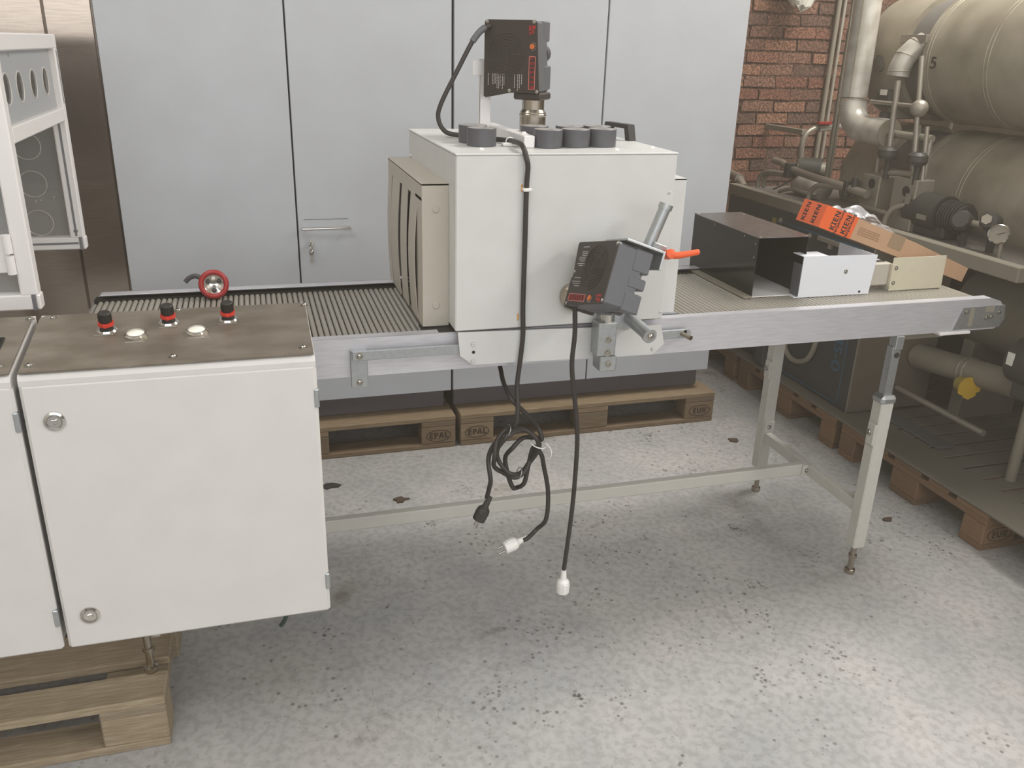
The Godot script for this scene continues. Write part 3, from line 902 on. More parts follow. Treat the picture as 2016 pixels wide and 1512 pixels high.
# ---------------------------------------------------------------- hot-air blowers
# local frame: nozzle axis at the origin, tail up (+y), label side right (+x), grille face to +z
func blower(label: String, nozzle: float) -> Node3D:
	var t := thing("hot_air_blower", label, "hot-air blower", Vector3.ZERO, "black hot-air blowers on the heat tunnel")
	bases[t] = Vector3.ZERO
	var outline := PackedVector2Array([Vector2(-0.118, 0.182), Vector2(-0.124, 0.176), Vector2(-0.124, -0.007), Vector2(-0.118, -0.011), Vector2(-0.046, 0.004), Vector2(0.029, 0.004), Vector2(0.0335, 0.009), Vector2(0.0225, 0.176), Vector2(0.017, 0.182)])
	var face := Shape.new()
	face.prism(outline, -0.003, 0.0)
	var ff := part("front_face", face, M.blower_face, t, "", true)
	var inner := PackedVector2Array()
	for p in outline: inner.append(Vector2((p.x + 0.046) * 0.985 - 0.046, (p.y - 0.086) * 0.985 + 0.086))
	var hs := Shape.new()
	hs.prism(inner, -0.046, -0.003)
	part("front_housing", hs, M.blower_body, t, "", true)
	var bk := Shape.new()
	var smaller := PackedVector2Array()
	for p in outline: smaller.append(Vector2((p.x + 0.046) * 0.97 - 0.046, (p.y - 0.086) * 0.97 + 0.086))
	bk.prism(smaller, -0.075, -0.046)
	for b in [[-0.122, 0.150, -0.070, 0.181], [-0.058, 0.150, -0.032, 0.181], [-0.022, 0.132, 0.023, 0.181], [-0.012, 0.012, 0.030, 0.072], [-0.122, 0.0, -0.07, 0.05]]:
		bk.box(V(b[0], b[1], -0.097), V(b[2], b[3], -0.05), 0.003)
	part("rear_housing", bk, M.blower_body, t, "", true)
	part("control_knob", rod(V(0.006, 0.102, -0.074), V(0.006, 0.102, -0.097), 0.022, 20), M.blower_dark, t, "", true)
	var gr := Shape.new()
	for k in 7: gr.ring(V(-0.061, 0.098, 0.0002), V(0, 0, 1), 0.008 + 0.0074 * k, 0.0015, 0, TAU, 36, 4)
	for k in 4:
		var d := V(cos(PI * k / 4.0), sin(PI * k / 4.0), 0)
		gr.tube([V(-0.061, 0.098, 0.0002) - d * 0.052, V(-0.061, 0.098, 0.0002) + d * 0.052], 0.0013, 4)
	part("fan_grille", gr, M.blower_ridge, ff, "", true)
	# printed label strip: framed lettering, dial, red emblem, small print
	var fr := Shape.new()
	for b in [[0.0035, 0.0135, 0.0048, 0.0955], [0.0202, 0.0135, 0.0215, 0.0955], [0.0035, 0.0135, 0.0215, 0.0148], [0.0035, 0.0942, 0.0215, 0.0955]]:
		fr.box(V(b[0], b[1], 0), V(b[2], b[3], 0.0008))
	part("label_frame", fr, M.pink_line, ff, "", true)
	words("L E I S T E R", 0.0108, M.red_soft, ff, Transform3D(Basis(Vector3.BACK, -PI / 2), V(0.0125, 0.0545, 0.0006)), "label_lettering", "Droid Sans", true)
	part("dial", rod(V(0.0115, 0.119, 0), V(0.0115, 0.119, 0.003), 0.0065, 16), M.dial, ff, "", true)
	var tk := Shape.new()
	for k in 9:
		var a := PI * (0.05 + k / 8.0 * 1.1) + PI * 0.9
		tk.box(V(-0.0005, 0.0085, 0), V(0.0005, 0.0105, 0.0007), 0, Transform3D(Basis(Vector3.BACK, a), V(0.0115, 0.119, 0)))
	part("dial_marks", tk, M.print_white, ff, "", true)
	var em := Shape.new()
	for b in [[0.001, 0.156, 0.007, 0.169], [0.009, 0.150, 0.015, 0.158], [0.010, 0.160, 0.019, 0.169], [0.002, 0.147, 0.007, 0.153]]:
		em.box(V(b[0], b[1], 0), V(b[2], b[3], 0.0008))
	part("red_emblem", em, M.red_soft, ff, "", true)
	var tx := Shape.new()
	var rng := RandomNumberGenerator.new()
	rng.seed = 5
	for col in [-0.112, -0.1, -0.0955, -0.091, -0.0865, -0.082, -0.0775, -0.071, -0.0665, -0.0365, -0.0275, -0.0225, -0.0165]:
		var y := 0.050
		var stop := 0.012 + rng.randf() * 0.016
		while y > stop:
			var l := rng.randf_range(0.0015, 0.006)
			tx.box(V(col, y - l, 0), V(col + 0.0017, y, 0.0006))
			y -= l + 0.0013
	part("small_print", tx, M.print_white, ff, "", true)
	for p in [[-0.050, 0.009], [0.028, 0.009], [-0.117, 0.177], [0.014, 0.178]]: piece_local_screw(ff, V(p[0], p[1], 0.0))
	# collar and hot-air tube
	var co := Shape.new()
	co.box(V(-0.040, -0.013, -0.086), V(0.037, 0.006, -0.004), 0.004)
	part("collar", co, M.blower_face, t, "", true)
	var nz := Shape.new()
	nz.lathe([Vector2(0.030, -0.012), Vector2(0.030, -0.038), Vector2(0.0355, -0.046), Vector2(0.0355, -nozzle), Vector2(0, -nozzle)], Transform3D(Basis(), V(0, 0, -0.05)), 32)
	nz.lathe([Vector2(0.0355, -0.049), Vector2(0.037, -0.051), Vector2(0.037, -0.054), Vector2(0.0355, -0.056)], Transform3D(Basis(), V(0, 0, -0.05)), 32)
	part("air_tube", nz, M.steel_tube, t, "", true)
	return t


func piece_local_screw(t: Node3D, at: Vector3) -> void:
	dome_screw(t, at, V(0, 0, 1), 0.0032, M.bolt)


func blowers() -> void:
	var a := blower("upright hot-air blower plugged into the lid on a steel tube", 0.1131)
	a.transform = Transform3D(Basis(Vector3.UP, -0.678), V(0.7105, 1.4751, -2.2675))
	var b := blower("tilted hot-air blower held by the swing arm on the tunnel front", 0.069)
	b.transform = Transform3D(Basis(V(-0.3263, -0.911, 0.2522), V(0.1186, 0.2252, 0.9671), V(-0.9378, 0.3455, 0.0345)).orthonormalized(), V(0.7102, 1.0445, -1.8847))
	# swing arm that carries the second blower
	var t := thing("swing_arm", "galvanised swing arm with an orange clamp lever on the tunnel front", "bracket", V(0.84, 0.83, -1.93))
	part("mounting_block", bx(V(0.806, 0.862, -1.951), V(0.857, 0.950, -1.906), 0.002), M.galv, t)
	part("foot_block", bx(V(0.815, 0.822, -1.951), V(0.861, 0.862, -1.902), 0.002), M.galv, t)
	for p in [[0.836, 0.905, -1.906], [0.836, 0.871, -1.906], [0.838, 0.842, -1.902]]: dome_screw(t, V(p[0], p[1], p[2]), V(0, 0, 1), 0.0065, M.bolt)
	part("pivot_collar", rod(V(0.838, 0.950, -1.928), V(0.838, 0.974, -1.928), 0.0185, 24), M.chrome, t)
	var pl := Shape.new()
	pl.prism(PackedVector2Array([Vector2(0.818, 0.948), Vector2(0.826, 0.985), Vector2(0.90, 0.987), Vector2(0.925, 0.965), Vector2(0.915, 0.925), Vector2(0.895, 0.918)]), -1.948, -1.936)
	part("arm_plate", pl, M.galv, t)
	var pv := Shape.new()
	pv.cyl(V(0.903, 0.950, -1.94), V(0.914, 0.935, -1.84), 0.0165, 24)
	part("pivot_tube", pv, M.galv, t)
	part("pivot_cap", rod(V(0.9138, 0.9353, -1.842), V(0.9148, 0.9338, -1.833), 0.0188, 24), M.galv, t)
	dome_screw(t, V(0.9148, 0.9338, -1.833), V(0.11, -0.15, 1), 0.0075, M.bolt)
	part("link_bar", rod(V(0.906, 0.955, -1.925), V(0.878, 1.03, -1.935), 0.009), M.galv, t)
	part("clamp_rod", rod(V(0.875, 1.075, -1.865), V(0.9375, 1.245, -1.862), 0.0145, 24), M.galv, t)
	part("rod_cap", rod(V(0.9365, 1.242, -1.862), V(0.941, 1.2545, -1.862), 0.0172, 24), M.galv, t)
	part("clamp_block", bx(V(-0.016, -0.021, -0.02), V(0.020, 0.021, 0.022), 0.002), M.galv, t).transform = Transform3D(Basis(Vector3.BACK, -0.36), V(0.917, 1.143, -1.862) - V(0.84, 0.83, -1.93))
	var br := Shape.new()
	br.box(V(-0.1335, 0.09, -0.115), V(-0.128, 0.19, -0.015), 0.001)
	br.box(V(-0.1335, 0.085, -0.12), V(-0.09, 0.19, -0.1145), 0.001)
	var brp := part("blower_plate", br, M.galv, t)
	brp.transform = Transform3D(b.transform.basis, b.transform.origin - V(0.84, 0.83, -1.93))
	var lv := Shape.new()
	lv.tube(curve([V(0.945, 1.140, -1.83), V(0.958, 1.138, -1.822), V(0.985, 1.141, -1.820), V(1.012, 1.1445, -1.820)], 5), 0.0095, 14, true, 0.0070)
	lv.ball(V(1.012, 1.1445, -1.820), V(0.0075, 0.0078, 0.0075), 14)
	lv.lathe([Vector2(0, 0.016), Vector2(0.0115, 0.013), Vector2(0.0125, 0.0), Vector2(0.0105, -0.016), Vector2(0, -0.016)], Transform3D(Basis(Vector3.RIGHT, 1.2), V(0.944, 1.139, -1.832)), 20)
	part("clamp_lever", lv, M.orange, t, "orange lever")


# ---------------------------------------------------------------- cords
func plug(t: Node3D, at: Vector3, dir: Vector3, mat: Material) -> void:
	var xf := along(dir, at)
	var s := Shape.new()
	s.lathe([Vector2(0, -0.035), Vector2(0.0065, -0.035), Vector2(0.009, -0.006), Vector2(0.0165, 0.002), Vector2(0.0185, 0.012), Vector2(0.0175, 0.036), Vector2(0.0155, 0.038), Vector2(0, 0.038)], xf, 20)
	s.box(V(-0.0185, 0.004, -0.007), V(0.0185, 0.03, 0.007), 0.002, xf)
	var body := part("plug", s, mat, t)
	var p := Shape.new()
	for x in [-0.0095, 0.0095]: p.cyl(xf * V(x, 0.036, 0), xf * V(x, 0.057, 0), 0.0024, 10)
	part("plug_pins", p, M.bolt, body)


func cords() -> void:
	var t := thing("power_cord", "black cord from the upper blower, tied in a coil under the conveyor, black plug", "power cord", V(0.6, 0.6, -1.93))
	var zc := -1.93
	var run := [V(0.626, 1.642, -2.333), V(0.604, 1.632, -2.33), V(0.580, 1.606, -2.33), V(0.537, 1.529, -2.33), V(0.4935, 1.446, -2.33), V(0.487, 1.407, -2.33), V(0.505, 1.376, -2.32), V(0.545, 1.3695, -2.29), V(0.600, 1.3695, -2.21), V(0.628, 1.372, -2.14), V(0.618, 1.378, -2.02), V(0.611, 1.374, -1.962), V(0.614, 1.352, -1.945), V(0.618, 1.331, -1.944), V(0.617, 1.282, -1.947), V(0.6178, 1.15, -1.947), V(0.618, 1.0, -1.947), V(0.6195, 0.92, -1.944), V(0.613, 0.845, -1.942)]
	for p in [[0.608, 0.79], [0.607, 0.734], [0.601, 0.690], [0.585, 0.671], [0.556, 0.642], [0.545, 0.60], [0.550, 0.566], [0.573, 0.545], [0.602, 0.535], [0.632, 0.545], [0.655, 0.578], [0.667, 0.615], [0.656, 0.645], [0.63, 0.662], [0.597, 0.667], [0.573, 0.652], [0.557, 0.612], [0.565, 0.575], [0.590, 0.548], [0.622, 0.542], [0.648, 0.562], [0.666, 0.606], [0.664, 0.634], [0.64, 0.656], [0.605, 0.664], [0.578, 0.655], [0.549, 0.628], [0.534, 0.588], [0.536, 0.54], [0.537, 0.508], [0.533, 0.472]]:
		run.append(V(p[0], p[1], zc + 0.012 * sin(run.size() * 1.9)))
	part("cable", pipe(run, 0.0062, 10, 6), M.cable, t)
	part("strain_relief", pipe([V(0.612, 1.637, -2.332), V(0.598, 1.627, -2.33), V(0.585, 1.612, -2.33), V(0.578, 1.602, -2.33)], 0.0085, 12, 4), M.blower_body, t)
	plug(t, V(0.524, 0.448, zc), V(-0.45, -0.85, 0.1), M.cable)
	var tie := Shape.new()
	tie.ring(V(0.667, 0.620, zc), V(0.3, 1, 0.1), 0.021, 0.0018, 0, TAU, 24)
	tie.tube(curve([V(0.688, 0.622, zc), V(0.70, 0.606, zc + 0.01), V(0.70, 0.585, zc + 0.012), V(0.69, 0.574, zc)], 5), 0.0016, 6)
	part("cable_tie", tie, M.white, t)
	for p in [[0.583, 0.668], [0.617, 0.541]]:
		var w := Shape.new()
		w.ring(V(p[0], p[1], zc), V(0.9, -0.35, 0), 0.016, 0.0014, 0, TAU, 18)
		part("wire_tie", w, M.galv, t)
	var cl := Shape.new()
	cl.box(V(0.608, 1.276, -1.957), V(0.629, 1.284, -1.938), 0.002)
	part("cable_clip", cl, M.white, t)
	var lw := Shape.new()
	lw.ring(V(0.626, 1.371, -2.125), V(-0.2, 0.1, 1), 0.010, 0.0016, 0, TAU, 18)
	lw.box(V(0.600, 1.3625, -2.118), V(0.640, 1.370, -2.095), 0.002)
	part("cable_clip", lw, M.white, t)
	var u := thing("power_cord", "black cord hanging from under the tunnel through the coil to a white plug turned sideways", "power cord", V(0.6, 0.6, -1.95))
	var run2 := []
	for p in [[0.552, 0.87], [0.559, 0.842], [0.569, 0.80], [0.595, 0.749], [0.644, 0.695], [0.674, 0.656], [0.680, 0.63], [0.668, 0.628], [0.633, 0.632], [0.600, 0.613], [0.586, 0.577], [0.592, 0.53], [0.604, 0.495], [0.619, 0.482], [0.636, 0.503], [0.648, 0.55], [0.664, 0.60], [0.680, 0.585], [0.694, 0.542], [0.709, 0.462], [0.703, 0.385], [0.684, 0.345], [0.655, 0.3285], [0.640, 0.3235]]:
		var z2: float = -1.948 + 0.010 * sin(run2.size() * 2.3)
		if run2.size() < 3: z2 = -2.10 + 0.05 * run2.size()
		var f2: float = z2 / -1.93 if run2.size() < 3 else 1.0
		run2.append(V(p[0] * f2, 1.5895 - (1.5895 - p[1]) * f2, z2))
	part("cable", pipe(run2, 0.0062, 10, 6), M.cable, u)
	plug(u, V(0.622, 0.318, -1.945), V(-0.95, -0.25, 0.15), M.white)
	var w := thing("power_cord", "straight black cord of the tilted blower ending in a white plug above the floor", "power cord", V(0.735, 0.17, -1.86))
	part("cable", pipe([V(0.7215, 1.045, -1.868), V(0.724, 0.99, -1.862), V(0.7255, 0.94, -1.86), V(0.7227, 0.86, -1.86), V(0.737, 0.76, -1.86), V(0.7485, 0.665, -1.86), V(0.7495, 0.56, -1.86), V(0.7465, 0.457, -1.86), V(0.740, 0.36, -1.86), V(0.7335, 0.275, -1.86), V(0.733, 0.255, -1.86)], 0.006, 10, 6), M.cable, w)
	plug(w, V(0.733, 0.232, -1.86), V(0.0, -1, 0.0), M.white)


# ---------------------------------------------------------------- control boxes
func control_box(x0: float, right: bool, label: String) -> Node3D:
	var x1 := x0 + 0.5195
	var t := thing("control_box", label, "control box", V((x0 + x1) / 2, 0.43, -1.72), "cream control boxes in front of the conveyor")
	part("body", bx(V(x0 + 0.004, 0.436, -1.845), V(x1 - 0.004, 1.0, -1.618), 0.004), M.enclosure, t)
	var door := part("door", bx(V(x0, 0.4345, -1.618), V(x1, 1.0065, -1.598), 0.006), M.enclosure, t)
	# the sloping top: rounded front rim and stainless plate
	var rim := Shape.new()
	rim.prism(PackedVector2Array([Vector2(-1.850, 0.99), Vector2(-1.608, 0.99), Vector2(-1.6, 1.004), Vector2(-1.5995, 1.014), Vector2(-1.603, 1.021), Vector2(-1.610, 1.0245), Vector2(-1.850, 1.0612)]), -x1 + 0.001, -x0 - 0.001, Transform3D(Basis(V(0, 0, 1), V(0, 1, 0), V(-1, 0, 0)), Vector3.ZERO))
	part("top_rim", rim, M.enclosure, t)
	var slope := atan2(0.0366, 0.23)
	var pf := Transform3D(Basis(Vector3.RIGHT, slope), V((x0 + x1) / 2, 1.0274, -1.6))
	var pl := Shape.new()
	var hw := (x1 - x0) / 2 - 0.003
	pl.prism(PackedVector2Array([Vector2(-hw, 0.004), Vector2(hw, 0.004), Vector2(hw, 0.228), Vector2(hw - 0.010, 0.238), Vector2(-hw + 0.010, 0.238), Vector2(-hw, 0.228)]), -0.002, 0.001, pf * Transform3D(Basis(V(1, 0, 0), V(0, 0, -1), V(0, 1, 0)), Vector3.ZERO))
	var plate := part("top_plate", pl, M.inox_plate, t)
	var up: Vector3 = pf.basis.y
	var on := func(x: float, z: float) -> Vector3: return V(x, 1.0284 + (-1.6 - z) * 0.0366 / 0.23, z)
	for p in [[0.017, -1.629], [0.26, -1.628], [0.498, -1.631], [0.026, -1.822], [0.26, -1.827], [0.514, -1.822]]:
		dome_screw(plate, on.call(x0 + p[0], p[1]), up, 0.0056, M.bolt)
	if right:
		for p in [[-0.2956, -1.752], [-0.1835, -1.772], [-0.0695, -1.7715]]:
			var at: Vector3 = on.call(p[0], p[1])
			var k := Shape.new()
			var kx := along(up, at)
			k.lathe([Vector2(0, 0), Vector2(0.019, 0), Vector2(0.0195, 0.002), Vector2(0.0165, 0.005), Vector2(0.013, 0.005)], kx, 28)
			var kb := Shape.new()
			kb.lathe([Vector2(0.0125, 0.004), Vector2(0.0125, 0.0125), Vector2(0.011, 0.013), Vector2(0.011, 0.0205), Vector2(0.0118, 0.0205), Vector2(0.0118, 0.038), Vector2(0.0105, 0.0395), Vector2(0, 0.0395)], kx, 28)
			for a in 20: kb.box(V(0.0112, 0.021, -0.0006), V(0.0125, 0.036, 0.0006), 0, kx * Transform3D(Basis(Vector3.UP, TAU * a / 20), Vector3.ZERO))
			var knob := part("knob", kb, M.black, t)
			part("ring_base", k, M.chrome, knob)
			var kr := Shape.new()
			kr.lathe([Vector2(0.0105, 0.0128), Vector2(0.0145, 0.0128), Vector2(0.0145, 0.0195), Vector2(0.0105, 0.0195)], kx, 28)
			kr.box(V(0.012, 0.0128, -0.003), V(0.0175, 0.0195, 0.003), 0.0005, kx)
			part("knob_collar", kr, M.red, knob, "red indicator collar")
		for p in [[-0.2407, -1.7225], [-0.1287, -1.7225]]:
			var at: Vector3 = on.call(p[0], p[1])
			var kx := along(up, at)
			var k := Shape.new()
			k.lathe([Vector2(0, 0), Vector2(0.0215, 0), Vector2(0.0215, 0.004), Vector2(0.019, 0.0075), Vector2(0.0165, 0.0075), Vector2(0.0165, 0.006)], kx, 32)
			var lamp := part("lamp_ring", k, M.chrome, t)
			var ln := Shape.new()
			ln.lathe([Vector2(0.0165, 0.0055), Vector2(0.012, 0.008), Vector2(0, 0.0088)], kx, 32, true)
			part("lamp_lens", ln, M.lens, lamp)
		var eng := Shape.new()
		var rng := RandomNumberGenerator.new()
		rng.seed = 3
		for p in [[-0.300, -1.7345], [-0.183, -1.7535], [-0.070, -1.7535], [-0.2407, -1.6965], [-0.126, -1.6985]]:
			var x: float = p[0] - 0.018
			while x < p[0] + 0.018:
				var l := rng.randf_range(0.0015, 0.0035)
				var c: Vector3 = on.call(x, p[1])
				eng.box(c, c + V(l, 0.0004, 0.0022))
				x += l + 0.0009
		part("engraved_marks", eng, M.print_white, plate)
	else:
		var c0: Vector3 = on.call(x1 - 0.10, -1.70)
		var ds := Shape.new()
		ds.box(V(-0.07, -0.001, -0.045), V(0.066, 0.003, 0.03), 0.001, Transform3D(Basis(Vector3.RIGHT, slope), c0))
		part("display", ds, M.black_gloss, plate)
	# square-key locks and hinges
	for y in [0.934, 0.510]:
		var s := Shape.new()
		var lx := along(V(0, 0, 1), V(x0 + 0.0495, y, -1.598))
		s.lathe([Vector2(0.019, 0), Vector2(0.0185, 0.003), Vector2(0.0145, 0.0045), Vector2(0.0135, 0.002), Vector2(0.0125, 0.002), Vector2(0.0115, 0.004), Vector2(0.006, 0.004), Vector2(0.0, 0.003)], lx, 28)
		s.box(V(-0.0045, 0.002, -0.0045), V(0.0045, 0.0065, 0.0045), 0.0005, lx)
		part("lock", s, M.chrome, door)
	for y in [0.938, 0.513]:
		part("hinge", bx(V(x1 - 0.0075, y - 0.0205, -1.6185), V(x1 + 0.0025, y + 0.0185, -1.595), 0.002), M.galv, door)
	part("hanger", bx(V(x0 + 0.13, 0.84, -1.978), V(x0 + 0.17, 0.90, -1.844), 0.002), M.galv, t)
	return t


func control_boxes() -> void:
	control_box(-0.4288, true, "cream control box with three black-and-red knobs and two white lamps on top")
	control_box(-0.4288 - 0.5285, false, "cream control box cut off by the left edge, with a dark display on top")


# ---------------------------------------------------------------- guard hood on the left
func guard_hood() -> void:
	var t := thing("guard_hood", "white aluminium-framed guard hood with clear panels at the left edge", "guard hood", V(-0.9, 0, -2.46))
	var x1 := -0.489
	var x0 := -1.32
	var zn := -2.115
	var zf := -2.79
	var w := 0.036
	for p in [[x1 - w, zn - w], [x1 - w, zf], [x0, zn - w], [x0, zf]]:
		var s := Shape.new()
		s.box(V(p[0], 1.034, p[1]), V(p[0] + w, 1.555, p[1] + w), 0.003)
		part("corner_post", s, M.alu, t)
	for z in [zn - w, zf]:
		part("cross_rail", bx(V(x0, 1.0, z), V(x1 - 0.006, 1.036, z + w), 0.003), M.alu, t)
		part("rail_end", bx(V(x1 - 0.0065, 1.0, z), V(x1 + 0.003, 1.036, z + w), 0.003), M.alu, t)
		part("joint_gap", bx(V(x1 - 0.0145, 0.9995, z - 0.0005), V(x1 - 0.0065, 1.0365, z + w + 0.0005)), M.alu_slot, t)
		part("cross_rail", bx(V(x0, 1.553, z), V(x1, 1.590, z + w), 0.003), M.alu, t)
	for x in [x1 - w, x0]:
		part("side_rail", bx(V(x, 1.364, zf + w), V(x + w, 1.40, zn - w), 0.003), M.alu, t)
		part("side_rail", bx(V(x, 1.553, zf + w), V(x + w, 1.590, zn - w), 0.003), M.alu, t)
	# slots along the profiles
	part("profile_slot", bx(V(x1 - 0.022, 1.04, zf + w - 0.001), V(x1 - 0.016, 1.36, zf + w + 0.0008)), M.alu_slot, t)
	part("profile_slot", bx(V(x0, 1.0155, zf + w - 0.001), V(x1 - 0.016, 1.0215, zf + w + 0.0008)), M.alu_slot, t)
	part("profile_slot", bx(V(x1 - 0.003, 1.41, zf + 0.014), V(x1 + 0.0008, 1.55, zf + 0.022)), M.alu_slot, t)
	dome_screw(t, V(x1 - 0.019, 1.055, zf + w), V(0, 0, 1), 0.004, M.alu_slot)
	# frosted side panel with four round openings
	var pan := Shape.new()
	var holes := [-2.235, -2.362, -2.508, -2.655]
	var edges := [-2.15, -2.299, -2.435, -2.581, -2.73]
	for k in 4:
		panel_with_hole(pan, edges[k + 1], edges[k], 1.40, 1.555, holes[k], 1.473, 0.034, x1 - 0.018)
	pan.box(V(x1 - 0.020, 1.40, -2.756), V(x1 - 0.016, 1.555, -2.73))
	var side := part("side_panel", pan, M.frost, t)
	for k in 4:
		var r := Shape.new()
		r.ring(V(x1 - 0.016, 1.473, holes[k]), V(1, 0, 0), 0.034, 0.0016, 0, TAU, 30)
		part("opening_edge", r, M.acrylic_rim, side)
	part("top_panel", bx(V(x0 + w, 1.566, zf + w), V(x1 - w, 1.571, zn - w)), M.frost, t)
	# clear back panel with engraved rings
	var back := part("back_pane", bx(V(x0 + w, 1.036, zf + 0.014), V(x1 - w, 1.553, zf + 0.018)), M.acrylic, t)
	for y in [1.294, 1.189, 1.078]:
		var r := Shape.new()
		r.ring(V(-0.603, y, zf + 0.019), V(0, 0, 1), 0.0365, 0.0010, 0, TAU, 40)
		part("engraved_ring", r, M.acrylic_rim, back)
	for p in [[-0.602, 1.140], [-0.590, 1.142], [-0.553, 1.150]]:
		dome_screw(t, V(p[0], p[1], zf + 0.018), V(0, 0, 1), 0.0025, M.chrome)
	# front door pane with hinge
	part("front_pane", bx(V(x0 + w, 1.036, zn - 0.022), V(x1 - w, 1.553, zn - 0.018)), M.acrylic, t)
	for y in [1.155, 1.108]:
		part("hinge", rod(V(-0.531, y - 0.021, zn + 0.006), V(-0.531, y + 0.021, zn + 0.006), 0.0095, 16), M.alu, t)
	part("hinge_leaf", bx(V(-0.56, 1.09, zn - 0.002), V(-0.531, 1.175, zn + 0.004), 0.001), M.alu, t)
	# table frame it stands on, hidden behind the control boxes
	for p in [[-1.32, -2.79], [-1.32, -2.155], [-0.92, -2.79], [-1.0, -2.155]]:
		part("stand_leg", bx(V(p[0], 0.144 if p[1] > -2.6 else 0.0, p[1]), V(p[0] + 0.04, 1.0, p[1] + 0.04), 0.003), M.alu, t)


# a sheet in the zy plane with a round hole, made of a fan between hole and border
func panel_with_hole(s: Shape, z0: float, z1: float, y0: float, y1: float, hz: float, hy: float, r: float, x: float) -> void:
	var n := 32
	for k in n:
		var p := []
		for a in [TAU * k / n, TAU * (k + 1) / n]:
			var d := Vector2(cos(a), sin(a))
			var tz := INF
			if d.x > 1e-6: tz = (z1 - hz) / d.x
			elif d.x < -1e-6: tz = (z0 - hz) / d.x
			var ty := INF
			if d.y > 1e-6: ty = (y1 - hy) / d.y
			elif d.y < -1e-6: ty = (y0 - hy) / d.y
			var e := minf(tz, ty)
			p.append([V(0, hy + d.y * r, hz + d.x * r), V(0, hy + d.y * e, hz + d.x * e)])
		for sx in [-0.002, 0.002]:
			var o := V(x + sx, 0, 0)
			s.quad(o + p[0][0], o + p[0][1], o + p[1][1], o + p[1][0], V(signf(sx), 0, 0))
		var nn: Vector3 = (V(0, hy, hz) - (p[0][0] + p[1][0]) / 2).normalized()
		s.quad(V(x - 0.002, 0, 0) + p[0][0], V(x + 0.002, 0, 0) + p[0][0], V(x + 0.002, 0, 0) + p[1][0], V(x - 0.002, 0, 0) + p[1][0], nn)
	# corners that the fan's chords cut off
	for c in [[z0, y0], [z0, y1], [z1, y0], [z1, y1]]:
		for sx in [-0.0019, 0.0019]:
			var q := V(x + sx, c[1], c[0])
			var dz := 0.012 if c[0] == z0 else -0.012
			var dy := 0.012 if c[1] == y0 else -0.012
			s.tri(q, q + V(0, dy, 0), q + V(0, 0, dz), V(signf(sx), 0, 0), V(signf(sx), 0, 0), V(signf(sx), 0, 0))


